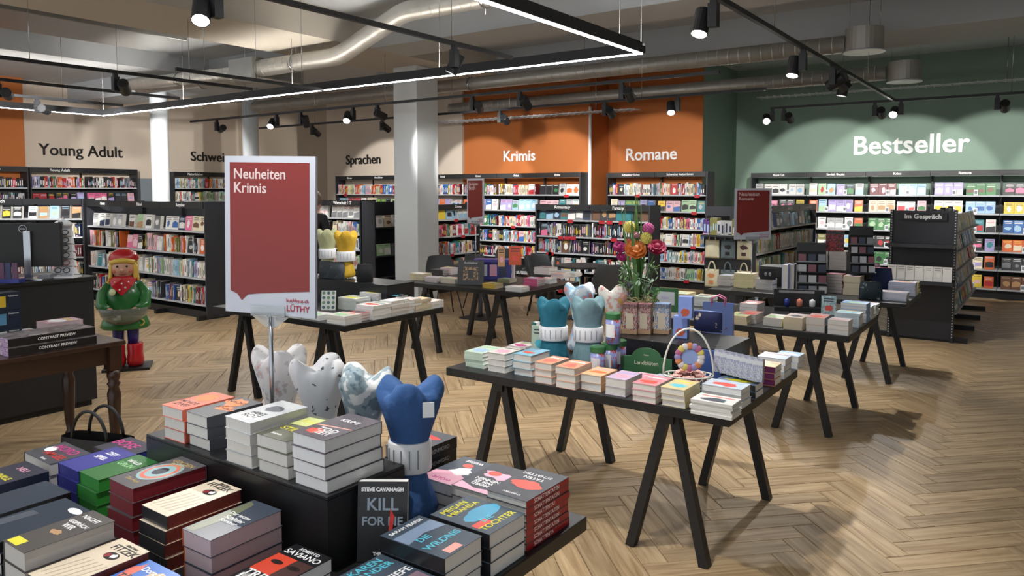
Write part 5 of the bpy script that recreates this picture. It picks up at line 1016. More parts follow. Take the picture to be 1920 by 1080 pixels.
# ---------------------------------------------------------------- table 3 (pale stacks)
W3 = 'right middle table'
for px, py, n, t, w_, d_, cov, pg, sp, desc, kw in (
    (1417, 591, 2, .034, .13, .2, ('rose grey 2', '#b79a98'), PAGES, 'B', 'white-edged paperback with red cover', {}), (1467, 598, 3, .02, .14, .2, ('ivory', '#ddd3bf'), PAGES, 'R', 'slim paperback with yellow spine', dict(spine_m=YEL)),
    (1504, 597, 2, .045, .13, .2, ('sand pink', '#d8c3b6'), PAGES_C, 'B', 'fat cream paperback with pale cover', {}), (1547, 597, 2, .052, .125, .2, ('blush red', '#d9aaa6'), PAGES, 'R', 'fat paperback with pink cover and blue spine', dict(spine_m=C('slate blue', '#6d7898'))),
    (1596, 604, 3, .034, .135, .13, ('white red', '#cdb9b6'), PAGES_W, 'B', 'paperback with brown picture at the corner', {}), (1622, 590, 6, .017, .17, .13, ('pale cyan', '#cfe0e8'), PAGES_W, 'F', 'slim white book with turquoise stripes', dict(spine_m=C('pale cyan', '#cfe0e8'))),
    (1629, 571, 6, .024, .18, .15, ('cornflower', '#8fb0dc'), PAGES_W, 'R', 'cornflower blue paperback', dict(spine_m=C('cornflower', '#8fb0dc'))), (1643, 577, 4, .024, .1, .14, ('aqua red', '#cfe0e0'), PAGES_W, 'L', 'small aqua paperback with red dots', {}), (1652, 573, 4, .022, .09, .14, ('aqua red', '#cfe0e0'), PAGES_W, 'L', 'small turquoise paperback', {}),
    (1420, 571, 3, .03, .14, .2, ('red white', '#c99a96'), PAGES_W, 'B', 'red and white hardback behind the flowered bag', {}), (1395, 596, 3, .022, .14, .2, ('butter', '#dfd4a2'), PAGES_C, 'B', 'butter yellow paperback behind the flowered bag', {}),
    (1330, 558, 4, .02, .15, .2, ('pale mint', '#c3d6c4'), PAGES_W, 'B', 'pale green paperback behind the blue gift bag', {}), (1290, 552, 3, .022, .15, .2, ('butter', '#dfd4a2'), PAGES_C, 'B', 'pale yellow paperback behind the bouquet table', {})):
    P = at_z(px, py, .75 + n * t); X = min(P.x, -1.1); Y = max(P.y, 5.54)
    stack(X, Y, n, t, w_, d_, C(*cov), pg, sp, desc, W3 if len(desc.split()) < 8 else '', parts=False, art=gart(), **kw)
P = at_z(1482, 588, .752); o = empty('product_display', P + Vector((0, .25, 0)), R(20), 'black counter display holding blue, coral and white clip lamps', 'display'); m = MB(); m.box((-.2, 0, 0), (.2, .02, .17)); m.box((-.2, -.09, 0), (.2, 0, .03)); m.build('stand', BLACK, o); m = MB(); m.box((-.16, -.002, .14), (.12, -.001, .16)); m.build('print', C('silver ink', '#9a9a9a'), o)
for i, c in enumerate(('#24388a', '#e08a72', '#e4e4e4')): m = MB(); x = -.1 + i * .1; m.lathe([(.001, 0), (.022, .01), (.024, .035), (.022, .06), (.001, .07)], 14, M=T((x, -.05, .03))); m.build('clip_lamp', mat('clip ' + c, c, .3), o)
standing(1553, 590, .752, .11, .15, .06, blotch('ice box', '#cfe0e0', '#9fc0c8', scale=6), PAGES_W, 'ice blue box set standing at middle of right table', 10)
# ---------------------------------------------------------------- table 4
W4 = 'far right table'
for px, py, n, t, w_, d_, cov, pg, sp, desc, kw in (
    (1371, 518, 3, .035, .15, .2, ('taupe', '#a89f92'), PAGES_G, 'B', 'grey-edged paperback left of the sign pole', {}), (1412, 514, 6, .025, .2, .15, ('cream', '#d8cfae'), PAGES_C, 'F', 'cream paperback with yellowish edges', dict(spine_m=C('cream yellow', '#d6cb9a'))), (1448, 524, 2, .055, .17, .15, ('taupe', '#a89f92'), PAGES_G, 'B', 'fat grey paperback right of sign pole', {}),
    (1580, 515, 6, .031, .15, .15, ('dark rose', '#8f4b4f'), PAGES_G, 'R', 'grey-edged book with red spine', dict(spine_m=RSP)), (1613, 519, 3, .06, .15, .2, ('blush 2', '#cfb5a8'), PAGES_C, 'B', 'very fat cream-edged book', {}), (1700, 550, 5, .015, .23, .15, ('lavender white', '#d3d6e6'), PAGES_W, 'F', 'slim white and lavender book at the corner', dict(spine_m=C('lavender white', '#d3d6e6'))), (1716, 531, 7, .018, .23, .15, ('lavender white', '#d3d6e6'), PAGES_W, 'F', 'slim lavender book in the taller pile', dict(spine_m=C('lavender 2', '#c3c8de'))), (1731, 531, 5, .022, .08, .12, ('yellow green', '#ccc86a'), PAGES_W, 'R', 'small yellow book at the right edge', {})):
    P = at_z(px, py, .75 + n * t); X = min(P.x, -1.01); Y = max(P.y, 7.42)
    stack(X, Y, n, t, w_, d_, C(*cov), pg, sp, desc, W4 if len(desc.split()) < 8 else '', parts=False, art=gart(), **kw)
ri = empty('display_riser', (-1.95, 8.2, .75), label='black riser box at the back of the far right table', cat='riser'); m = MB(); m.box((-.55, -.15, .19), (.55, .15, .2)); m.build('top_board', TABLEBLK, ri); m = MB(); m.box((-.55, -.15, 0), (.55, -.14, .19)); m.build('front_board', TABLEBLK, ri)
for px, desc in ((1552, 'left'), (1586, 'right')):
    P = at_Y(px, 500, 8.08); stack(P.x, 8.08, 5, .038, .16, .2, C('taupe', '#a89f92'), PAGES_G, 'B', 'grey-edged hardback in %s pile of pair' % desc, 'on far riser', base=.95, parts=False, art=gart())
P = at_Y(1561, 470, 8.1); o = empty('box_set', (P.x, 8.12, 1.142), R(10), 'red and black box standing on the grey hardback piles', 'box'); m = MB(); m.box((-.07, 0, 0), (.1, .06, .21)); m.build('carton', blotch('red black box', '#8f1f28', '#3a1015', '#c0353a', 5, .3), o); m = MB(); m.box((-.07, -.001, .17), (.1, 0, .2)); m.build('header_strip', BLK, o)
for i in range(3):
    P = at_z(1471 + i * 12, 548, .752); o = empty('book', P, R(-5), 'tall white-edged book standing upright, %s of three, far right table' % nth(i), 'book', 'three tall upright books'); m = MB(); m.box((-.028, 0, .0), (.028, .19, .27)); m.build('page_block', PAGES_G, o); m = MB(); m.box((-.031, -.001, 0), (-.0275, .195, .275)); m.box((.0275, -.001, 0), (.031, .195, .275)); m.build('cover', C('periwinkle', '#6f80b8') if i == 0 else CH, o)
def card_rack(px, py, z, h_, w_, label, dark=True):
    P = at_z(px, py, z); o = empty('card_rack', P, R(20), label, 'rack'); m = MB(); m.add([(-w_ / 2, 0, 0), (w_ / 2, 0, 0), (w_ / 2, .2, 0), (-w_ / 2, .2, 0), (-w_ / 2, .16, h_), (w_ / 2, .16, h_), (w_ / 2, .2, h_), (-w_ / 2, .2, h_)], [(0, 3, 2, 1), (4, 5, 6, 7), (0, 1, 5, 4), (1, 2, 6, 5), (2, 3, 7, 6), (3, 0, 4, 7)]); m.build('stand', BLACK, o)
    for k in range(4):
        f = k / 4; z0 = h_ * f; y = .16 * f
        for j in range(3): m = MB(); x = -w_ / 2 + w_ * (j + .1) / 3; m.box((x, y - .035, z0 + .01), (x + w_ * .26, y - .03, z0 + h_ * .2)); m.build('card', [C('card ink', '#3a4356'), C('card grey', '#8d9098'), C('card pale', '#c4c6cc'), C('card rose', '#8a5a66')][(k + j) % 4], o)
        m = MB(); m.box((-w_ / 2, y - .045, z0), (w_ / 2, y, z0 + .012)); m.build('ledge', ACR if k % 2 else BLACK, o)
    m = MB(); m.box((-w_ / 2, .155, h_), (w_ / 2, .165, h_ + .09)); m.build('header', BLK, o)
card_rack(1523, 551, .752, .4, .27, 'black sloping card rack at the centre of far right table'); card_rack(1618, 512, .952, .36, .22, 'dark card rack at the back of the far right table')
P = at_z(1440, 518, .85); o = empty('display_card', Vector((at_Y(1440, 510, 7.62).x, 7.62, .862)), R(10), 'small black card with pair of earrings on fat grey book', 'card'); m = MB(); m.box((-.075, 0, 0), (.075, .003, .11)); m.build('card', BLK, o); m = MB(); [m.ball((x, -.006, .055), .018, sc=(.8, .4, 1.2)) for x in (-.02, .02)]; m.build('earring', C('silver ink', '#9a9a9a'), o)
def soft_bag(px, py, z, w_, h_, t, m_, label, flap=None):
    P = at_z(px, py, z); o = empty('pouch', P, R(20), label, 'pouch'); m = MB(); m.grid(lambda u, v: (w_ / 2 * math.copysign(abs(math.cos(2 * math.pi * u)) ** .6, math.cos(2 * math.pi * u)) * (1 - .25 * max(0, v - .6)), t / 2 * math.sin(2 * math.pi * u) * math.sin(math.pi * (.1 + .82 * v)), h_ * v), 24, 8, closed_u=True); m.build('pouch_body', m_, o); m = MB(); m.tube([(-w_ * .4, 0, h_), (w_ * .4, 0, h_)], .006, 6); m.build('zip', flap or BLACK, o)
soft_bag(1632, 561, .752, .2, .16, .07, blotch('dark dotted cloth', '#2c3b44', '#2c3b44', '#a8b4b0', 22, .8, .5, .66, 'Object'), 'dark teal pouch with pale dots, far right table'); soft_bag(1647, 548, .752, .25, .24, .07, mat('navy cloth', '#1d2a52', .8), 'navy pouch behind the dotted pouch, far right table', PKR); soft_bag(1634, 512, .93, .16, .1, .05, mat('pale pink cloth', '#d3b6c0', .8), 'pale pink pouch on top behind navy pouch')
sp2 = at_z(1410, 545, .75); red_sign((at_Y(1409, 520, 7.72).x, 7.72, .752), .50, .375, .525, R(35), [('Neuheiten', .57), ('Romane', .4)], 'red Neuheiten Romane poster on the far right table', base_r=.05)
# ---------------------------------------------------------------- table 5 (behind the sign)
W5 = 'behind sign'
for px, py, n, t, w_, d_, cov, pg, sp, desc, kw in (
    (642, 595, 3, .022, .2, .17, ('white leaf', '#dcdcd6'), PAGES_W, 'F', 'flat white hardback at the table corner', {}), (672, 589, 3, .02, .14, .2, ('coral', '#d5484c'), PAGES_W, 'F', 'coral red hardback', dict(spine_m=C('coral', '#d5484c'))), (712, 576, 4, .027, .19, .2, ('white print', '#e2e2e0'), PAGES_W, 'F', 'white hardback with green vignette', {}), (739, 566, 4, .03, .13, .2, ('white print', '#e2e2e0'), PAGES, 'F', 'white paperback with grey edges', {}),
    (766, 565, 4, .027, .13, .2, ('white print', '#e2e2e0'), PAGES_W, 'F', 'white book with black spine end', dict(spine_m=BLK)), (792, 565, 4, .024, .13, .2, ('cream', '#d8cfae'), PAGES_C, 'F', 'cream book with black spine', dict(spine_m=BLK)), (818, 569, 2, .03, .13, .2, ('white print', '#e2e2e0'), PAGES_W, 'B', 'white book at the far corner', {}),
    (597, 592, 2, .02, .2, .15, ('white print', '#e2e2e0'), PAGES_W, 'F', 'thin white book next to the red sign', {}), (668, 561, 4, .025, .22, .17, ('pale leaf', '#cfd4cc'), PAGES_W, 'F', 'pale leaf-print hardback in second row', {}), (706, 551, 5, .026, .2, .16, ('greyed white', '#cdcdcf'), PAGES_W, 'F', 'tall pile white hardback in second row', {}), (740, 556, 3, .022, .15, .15, ('white print', '#e2e2e0'), PAGES_W, 'B', 'white paperback in second row', {})):
    P = at_z(px, py, .75 + n * t); X = min(P.x, -4.24); Y = max(P.y, 3.8)
    stack(X, Y, n, t, w_, d_, C(*cov), pg, sp, desc, W5, parts=False, art=gart(), **kw)
ri = empty('display_riser', (-5.15, 4.72, .75), label='black riser box carrying yellow pillows behind the big sign', cat='riser'); m = MB(); m.box((-.6, -.17, .0), (.6, -.16, .19)); m.build('front_board', TABLEBLK, ri); m = MB(); m.box((-.6, -.17, .19), (.6, .17, .2)); m.build('top_board', TABLEBLK, ri)
for s_ in (-1, 1): m = MB(); m.box((s_ * .595 - .005, -.16, 0), (s_ * .595 + .005, .17, .19)); m.build('side_board', TABLEBLK, ri)
pillow((at_Y(649, 490, 4.7).x, 4.7, .952), .44, .21, velvet('mustard velvet', '#c9a22e'), 'mustard yellow reading pillow standing behind the big red sign', R(50), seed=10, waist=.7); pillow((at_Y(614, 490, 4.8).x, 4.8, .952), .44, .2, velvet('sage velvet', '#a9ab84'), 'sage green reading pillow left of the mustard one', R(50), seed=11, waist=.7)
DOT = blotch('black dotted cloth', '#1a1b1e', '#1a1b1e', '#d8d4c8', 14, .8, .5, .68, 'Object'); LEMON = blotch('slate lemon cloth', '#3a3f44', '#4b5058', '#cdb84a', 9, .8, .5, .66, 'Object')
for px, m_, lab in ((613, LEMON, 'slate toiletry bag with yellow print under the sage pillow'), (632, LEMON, 'slate toiletry bag left of the mustard pillow foot'), (684, DOT, 'black toiletry bag with white dots right of mustard pillow')):
    P = at_Y(px, 525, 4.62); P.z = .952; q = proj(P); soft_bag(q[0], q[1], .952, .16, .15, .07, m_, lab)
P = Vector((at_Y(615, 560, 4.2).x, 4.2, .752)); o = empty('display_card', P, R(35), 'white card with green mandala print standing beside red sign', 'card'); o.rotation_euler = (R(-10), 0, R(35)); m = MB(); m.box((-.06, 0, 0), (.06, .01, .165)); m.build('card', C('card white', '#dfe2dc'), o)
for i in range(3):
    for j in range(4): m = MB(); m.prism(ell(-.04 + i * .04, .025 + j * .04, .014, .014, 10), 0, .0008, M=RX(R(90))); m.build('print', C('leaf green', '#6d9470') if (i + j) % 2 else C('slate green', '#4b6a70'), o)
stack(at_Y(716, 540, 4.62).x, 4.62, 3, .04, .17, .14, C('royal blue', '#2f5590'), PAGES_BLU, 'F', 'royal blue hardback at the back', W5, parts=False, art=gart(), spine_m=C('royal blue', '#2f5590')); stack(at_Y(742, 545, 4.6).x, 4.6, 3, .035, .16, .14, BLK, PAGES_G, 'F', 'black hardback at the back', W5, parts=False, art=gart(), spine_m=BLK)
# ---------------------------------------------------------------- table 6
W6 = 'by column'
for px, py, n, t, w_, d_, cov, pg, sp, desc, kw in (
    (792, 514, 4, .018, .19, .16, ('cream', '#d8cfae'), PAGES_C, 'F', 'cream hardback with dark stripes at left corner', {}), (818, 521, 3, .018, .17, .15, ('blush white', '#dccfcf'), PAGES, 'F', 'blush white paperback', {}), (853, 523, 3, .018, .2, .15, ('ivory', '#ddd3bf'), PAGES, 'F', 'ivory paperback left of the dark book', {}), (928, 533, 3, .016, .16, .14, ('golden', '#d2b04a'), PAGES_C, 'F', 'golden yellow book', dict(spine_m=C('golden', '#d2b04a'))), (977, 539, 3, .016, .19, .15, ('white print', '#e2e2e0'), PAGES_W, 'F', 'flat white book at the corner', {}),
    (1007, 523, 4, .02, .17, .15, ('hot pink', '#d6648c'), PAGES, 'F', 'hot pink book', dict(spine_m=C('hot pink', '#d6648c'))), (1030, 523, 3, .018, .14, .15, ('white print', '#e2e2e0'), PAGES_W, 'F', 'white book beside the pink pile', {}), (1056, 514, 3, .018, .17, .15, ('rose white', '#ddcccc'), PAGES_W, 'F', 'rose white book near right end', {}), (1078, 512, 3, .016, .13, .15, ('white print', '#e2e2e0'), PAGES_W, 'B', 'white book at the right end', {}), (1030, 503, 4, .02, .22, .18, ('flower white', '#d9d3d3'), PAGES_W, 'F', 'flowered white book in back row', {}), (955, 524, 2, .02, .16, .14, ('khaki', '#8d8a6a'), PAGES_C, 'F', 'khaki book in back row', {}), (830, 507, 3, .02, .2, .16, ('black pink', '#3a2a33'), PAGES_G, 'F', 'black and pink hardback in back row', dict(spine_m=BLK)), (845, 503, 4, .02, .16, .14, ('pale rose', '#dcc0c4'), PAGES, 'F', 'pale rose book in back row', {})):
    P = at_z(px, py, .75 + n * t); X = min(P.x, -4.22); Y = max(P.y, 6.05)
    stack(X, Y, n, t, w_, d_, C(*cov), pg, sp, desc, W6 if len(desc.split()) < 8 else '', parts=False, art=gart(), **kw)
P = at_z(882, 534, .752); P.y = max(P.y, 6.1); o = empty('book', P, R(30), 'large dark book with sepia house picture on easel', 'book'); o.rotation_euler = (R(-12), 0, R(30)); m = MB(); m.box((-.14, 0, 0), (.14, .025, .265)); m.build('cover', C('near black', '#232427'), o); m = MB(); m.box((-.08, -.001, .05), (.08, 0, .19)); m.build('picture', blotch('sepia picture', '#b08f6a', '#3b3029', '#8a7458', 4, .4), o); m = MB(); m.box((-.03, -.002, .07), (.03, -.001, .16)); m.build('picture_detail', C('near black', '#232427'), o); text('title', 'Architektur', WHITE, .03, o, T((0, -.001, .235)) @ RX(R(90)), .0003, fitw=.15)
standing(868, 528, .76, .05, .2, .12, C('magenta', '#a83a78'), PAGES_W, 'magenta book standing behind the large dark book', 30, arts=False)
P = Vector((at_Y(925, 500, 6.75).x, 6.75, .752)); o = empty('display_stand', P, R(30), 'violet card display with blue top behind the dark book', 'display'); m = MB(); m.box((-.2, 0, 0), (.2, .12, .2)); m.build('box', C('violet', '#3f3f8c'), o); m = MB(); m.box((-.22, -.03, .2), (.22, .15, .23)); m.build('tray', C('violet 2', '#4a48a0'), o)
for i in range(3): m = MB(); m.box((-.15 + i * .11, -.002, .04), (-.07 + i * .11, 0, .17)); m.build('card', [C('card pale', '#c4c6cc'), PINK, C('card ink', '#3a4356')][i], o)
standing(966, 497, .98, .13, .2, .02, C('orange red', '#d85a34'), PAGES_C, 'orange red clipboard-like book propped on violet display', 35); standing(940, 500, .98, .07, .2, .03, C('tan stripe', '#c99a6a'), PAGES_C, 'tan and red book standing on violet display', 35)
standing(955, 524, .752, .1, .22, .06, C('blush box', '#e0c8cc'), PAGES_W, 'blush white box standing in front of violet display', 20)
red_sign((at_Y(892, 500, 6.9).x, 6.9, .752), .62, .36, .52, R(-20), [('Neuheiten', .57), ('Buch', .4)], 'narrow-looking red poster turned sideways on the table by column', base_r=.05)
# ================================================================ left side: wooden table, counter, doll
WOOD = mat('dark brown wood', '#331c11', .35, var=.3, vscale=9, coat=.2)
wt = empty('wooden_table', (-5.3, 1.7, 0), label='old dark brown wooden table with turned legs at left', cat='table'); HX, HY, HT = .38, .82, .77
m = MB(); m.box((-HX, -HY, HT - .03), (HX, HY, HT)); m.build('tabletop', WOOD, wt, bevel=.006); m = MB()
for s_ in (-1, 1): m.box((s_ * (HX - .06) - .011, -HY + .08, HT - .15), (s_ * (HX - .06) + .011, HY - .08, HT - .03))
for s_ in (-1, 1): m.box((-HX + .08, s_ * (HY - .06) - .011, HT - .15), (HX - .08, s_ * (HY - .06) + .011, HT - .03))
m.build('apron', WOOD, wt)
for sx in (-1, 1):
    for sy in (-1, 1):
        m = MB(); x, y = sx * (HX - .06), sy * (HY - .06); m.box((x - .04, y - .04, HT - .19), (x + .04, y + .04, HT - .03)); m.lathe([(.02, 0), (.032, .02), (.032, .04), (.02, .055), (.03, .12), (.038, .3), (.042, .42), (.03, .46), (.042, .485), (.03, .5), (.04, .53), (.04, .58)], 16, M=T((x, y, 0))); m.build('leg', WOOD, wt)
ZW = .772
def flat_box(px, py, n_, w_, d_, t, m_, side, label, rz=0):
    P = at_z(px, py, ZW + n_ * t); o = empty('box_set', (P.x, P.y, ZW + (n_ - 1) * t), R(rz), label, 'box set'); m = MB(); m.box((-w_, 0, 0), (0, d_, t - .001)); m.build('case', m_, o)
    m = MB(); m.box((0, .0, .004), (.0015, d_, t - .005)); m.build('spine', BLK, o); m = MB(); m.box((-w_, -.0015, 0), (0, 0, t - .001)); m.build('end', side, o)
    text('lettering', 'CONTRAST', WHITE, .02, o, T((.002, d_ * .55, t / 2)) @ RZ(R(90)) @ RX(R(90)), .0002, fitw=d_ * .4)
LAV = blotch('lavender art', '#8d6f9a', '#d9c6d8', '#7a2a3a', 8, .4); TOPB = blotch('grey red art', '#8a8486', '#5c4f52', '#b9b0ae', 4, .35)
P0 = at_z(97, 655, ZW); 
for i in range(2):
    o = empty('box_set', (-4.955, 1.845, ZW + i * .055), R(-1 + 2 * i), '%s of two flat boxes with black lettered spines, wooden table' % ('upper' if i else 'lower'), 'box set', 'flat boxes on the wooden table'); m = MB(); m.box((-.23, 0, 0), (0, .5, .053)); m.build('case', TOPB, o); m = MB(); m.box((0, 0, .003), (.002, .5, .05)); m.build('spine', BLK, o); m = MB(); m.box((-.23, -.002, 0), (0, 0, .053)); m.build('end', LAV, o); text('lettering', 'CONTRAST PREVIEW', WHITE, .02, o, T((.0022, .27, .028)) @ RZ(R(90)) @ RX(R(90)), .0002, .0004, fitw=.22)
for i in range(3): stack(-5.3, 1.93, 1, .024, .16, .24, C('white print', '#e2e2e0'), PAGES_W, 'B', 'white paperback, %s of its pile on wooden table' % ['bottom', 'middle', 'top'][i], '', base=ZW + i * .024, parts=False, art=gart() if i == 2 else None)
m = MB(); m.box((-.2, 0, 0), (0, .27, .012)); o = m.build('shallow_tray', C('red lid', '#a3202c')); o.location = (-5.26, 2.18, ZW); tag(o, 'shallow red tray under the pink paperbacks on wooden table', 'tray')
for i in range(4): stack(-5.27, 2.195, 1, .026, .16, .22, C('rose paper', '#c9a4ac'), PAGES_P, 'B', 'pink-edged paperback, %s of the pile on red tray' % ['bottom', 'second', 'third', 'top'][i], '', base=ZW + .012 + i * .026, parts=False, art=gart() if i == 3 else None)
for i, (c, lab) in enumerate((('#c9ccc8', 'bottom'), ('#5f94b8', 'middle'), ('#d8b637', 'top'))):
    P = at_X(20, 640, -5.25); o = empty('card_box', (-5.35, P.y, ZW + i * .112), R(8), 'dark card game box with %s picture, %s of three at left edge' % (['white', 'blue', 'yellow'][i], lab), 'box', 'stacked dark card game boxes'); m = MB(); m.box((-.1, -.11, 0), (0, .11, .11)); m.build('carton', C('midnight box', '#232c3e'), o); m = MB(); m.box((0, -.09, .02), (.001, .02, .09)); m.build('picture', C('box pic ' + c, c), o); text('lettering', 'Pokémon', WHITE, .016, o, T((.001, .065, .088)) @ RZ(R(90)) @ RX(R(90)), .0002)
# cash counter
ct = empty('cash_counter', (-6.64, 2.0, 0), label='black cash counter behind the wooden table at left', cat='counter'); m = MB(); m.box((-.33, -1.4, .05), (.33, .98, 1.03)); m.build('body', BLACK, ct); m = MB(); m.box((-.35, -1.42, 1.03), (.35, 1.0, 1.06)); m.build('worktop', TABLEBLK, ct, bevel=.003); m = MB(); m.box((-.3, -1.38, 0), (.3, .95, .05)); m.build('plinth', INKBLK, ct)
ZK = 1.062
P = at_z(57, 524, ZK); P.x = min(max(P.x, -6.9), -6.4); o = empty('monitor', P, TH + R(8), 'black computer monitor seen from behind on the counter', 'monitor'); m = MB(); m.box((-.31, -.02, .1), (.24, .02, .44)); m.build('screen', INKBLK, o, bevel=.006); m = MB(); m.box((-.02, -.045, .0), (.03, -.021, .38)); m.build('stand', CHROME, o); m = MB(); m.box((-.12, -.1, 0), (.13, .09, .012)); m.build('foot', CHROME, o); m = MB(); m.tube([(-.03 + .028 * math.cos(R(a)), -.022, .395 + .028 * math.sin(R(a))) for a in range(0, 361, 20)], .003, 6); lg = m.build('logo', CHROME, o); text('lettering', 'DELL', CHROME, .016, lg, T((-.03, -.0225, .395)) @ RX(R(90)), .0005)
P = at_z(122, 520, ZK); o = empty('glasses_rack', P, TH, 'white counter rack displaying six pairs of reading glasses', 'rack'); m = MB(); m.box((-.1, -.06, 0), (.1, .06, .012)); m.build('base', WHITEP, o); m = MB(); m.box((-.05, .02, .012), (.05, .035, .42)); m.build('back_board', WHITEP, o)
GL = mat('dark frame', '#2a2c33', .3)
for i in range(6):
    z = .03 + i * .06; w_ = .1 - i * .006; m = MB(); m.prism([(-w_, 0), (w_, 0), (w_ * .8, .05), (-w_ * .8, .05)], -.02, .02, M=T((0, 0, z)) @ RX(R(75))); m.build('tray', WHITEP, o)
    gm = MB()
    for s_ in (-1, 1): gm.tube([(s_ * .034 + .026 * math.cos(R(a)), 0, .02 * math.sin(R(a))) for a in range(0, 361, 24)], .0035, 5)
    gm.bar((-.01, 0, .004), (.01, 0, .004), .004); g = gm.build('glasses', [GL, mat('red frame', '#9a3a40', .3), mat('blue frame', '#41606e', .3)][i % 3 if i in (1, 3) else 0]); g.matrix_world = T(P) @ RZ(TH) @ T((0, -.035, z + .03)) @ RX(R(-15)); tag(g, 'pair of reading glasses on the white rack, %s from bottom' % nth(i), 'glasses', 'reading glasses on the rack')
m = MB(); m.lathe([(.001, 0), (.07, .01), (.075, .03), (.05, .05), (.015, .06), (.001, .085)], 20, sx=1, sy=.5); k = m.build('top_sign', WHITEP, o); k.location = (0, .0, .4); m = MB(); m.box((-.015, -.04, .02), (.02, -.0385, .045)); m.build('print', INKBLK, k)
P = at_z(84, 522, ZK); o = empty('receipt_printer', P, TH, 'small grey box on the counter beside monitor foot', 'device'); m = MB(); m.box((-.045, -.03, 0), (.06, .06, .035)); m.build('case', C('device grey', '#8f9296'), o, bevel=.004); m = MB(); m.box((-.03, -.031, .02), (.04, -.0295, .024)); m.build('slot', INKBLK, o)
P = at_z(15, 530, ZK); o = empty('leaflet_rack', P, TH, 'blue leaflet holder on the counter at the left edge', 'rack'); m = MB(); m.box((-.12, -.03, 0), (.1, .05, .03)); m.build('tray', C('leaflet blue', '#2a3580'), o)
for i in range(4): m = MB(); m.box((-.11 + i * .05, -.01, .03), (-.07 + i * .05, .0, .15)); m.build('leaflet', [C('leaflet navy', '#30365c'), C('leaflet plum', '#5a3a55')][i % 2], o)
# ---------------------------------------------------------------- doll figure with a bowl
D0 = at_z(238, 690, 0); dl = empty('doll_figure', D0, TH + R(20), 'painted doll statue in green with red beret holding glass bowl', 'statue')
GRN = mat('glossy green paint', '#2c6a35', .22, var=.06); RED = mat('glossy red paint', '#b01f26', .2, var=.05); BLU = mat('glossy blue paint', '#1d2a7a', .25); SKIN = mat('painted skin', '#c79a82', .4, var=.04); HAIR = mat('painted yellow hair', '#d2b04a', .45, var=.1, vscale=20)
m = MB(); m.box((-.2, -.16, 0), (.22, .16, .025)); m.build('base', INKBLK, dl)
for s_ in (-1, 1):
    m = MB(); m.lathe([(.05, .025), (.075, .04), (.08, .09), (.07, .15), (.072, .24), (.068, .25)], 18, M=T((s_ * .08, 0, 0)), sy=1.25); m.build('boot', RED, dl); m = MB(); m.lathe([(.05, .24), (.055, .4), (.06, .46)], 16, M=T((s_ * .065, 0, 0))); m.build('leg', BLU, dl)
m = MB(); m.lathe([(.001, .40), (.2, .4), (.225, .42), (.21, .47), (.17, .56), (.16, .62), (.175, .68), (.17, .76), (.13, .83), (.085, .875), (.06, .9), (.001, .905)], 32, sy=.8); m.build('dress', GRN, dl)
for s_ in (-1, 1): m = MB(); m.tube([(s_ * .12, 0, .83), (s_ * .185, -.02, .74), (s_ * .19, -.1, .64), (s_ * .12, -.16, .6)], [.055, .06, .055, .045], 12); m.build('sleeve', GRN, dl); m = MB(); m.ball((s_ * .11, -.175, .595), .035); m.build('hand', SKIN, dl)
m = MB(); m.lathe([(.05, .45), (.14, .475), (.2, .54), (.222, .62), (.216, .625), (.194, .545), (.135, .485), (.001, .46)], 32, M=T((0, -.1, 0)), sy=.85); m.build('bowl', mat('clear bowl', '#d9dcd2', .05, var=0, trans=.85), dl)
rr = random.Random(9)
for i in range(26): m = MB(); a = rr.uniform(0, 6.28); q = rr.uniform(0, .15); m.box((-.035, -.012, -.004), (.035, .012, .004), 0, T((q * math.cos(a), -.1 + q * math.sin(a), rr.uniform(.51, .6))) @ RZ(rr.uniform(0, 6)) @ RX(rr.uniform(-1, 1)) @ RY(rr.uniform(-.7, .7))); m.build('sweet', [C('sweet silver', '#a8a8a4'), C('sweet yellow', '#c9b93c'), C('sweet grey', '#7c7a76')][i % 3], dl)
m = MB(); m.ball((0, -.01, 1.0), .115, n=20, m=14, sc=(1, .95, 1.02)); m.ball((0, -.125, .985), .02); hd = m.build('head', SKIN, dl)
m = MB(); [m.ball((s_ * .042, -.113, 1.02), .011, n=8, m=6) for s_ in (-1, 1)]; m.build('eye', INKBLK, hd); m = MB(); [m.ball((s_ * .065, -.095, .975), .022, n=8, m=6, sc=(1, .35, .8)) for s_ in (-1, 1)]; m.build('cheek', mat('blush cheek', '#c2665a', .5), hd); m = MB(); m.tube([(-.03, -.113, .95), (0, -.118, .943), (.03, -.113, .95)], .004, 6); m.build('mouth', mat('mouth paint', '#9a3a36', .4), hd)
m = MB(); m.grid(lambda u, v: (.128 * math.cos(R(-40 + 260 * u)) * (1 - .1 * v), .122 * math.sin(R(-40 + 260 * u)) * (1 - .1 * v), 1.04 - .16 * (1 - v) + .02 * math.sin(u * 40)), 40, 6); m.build('hair', HAIR, dl, solid=.02); m = MB(); m.tube([(-.1, -.06, 1.055), (-.05, -.1, 1.072), (0, -.112, 1.078), (.05, -.1, 1.072), (.1, -.06, 1.055)], .024, 8); m.build('fringe', HAIR, dl)
m = MB(); m.lathe([(.115, 1.06), (.132, 1.075), (.134, 1.1), (.112, 1.15), (.06, 1.178), (.001, 1.185)], 28, M=T((0, .03, 0)) @ RX(R(-8)) @ T((0, -.13, .0))if False else T((0, .035, .0))); m.build('beret', RED, dl)
m = MB(); m.add([(-.12, -.06, .9), (.12, -.06, .9), (.09, -.14, .83), (0, -.165, .74), (-.09, -.14, .83), (0, -.15, .9)], [(0, 4, 5), (4, 3, 5), (3, 2, 5), (2, 1, 5)]); m.tube([(.11 * math.cos(R(a)), .09 * math.sin(R(a)), .895) for a in range(0, 361, 20)], .022, 8); sc_ = m.build('scarf', RED, dl, solid=.012)
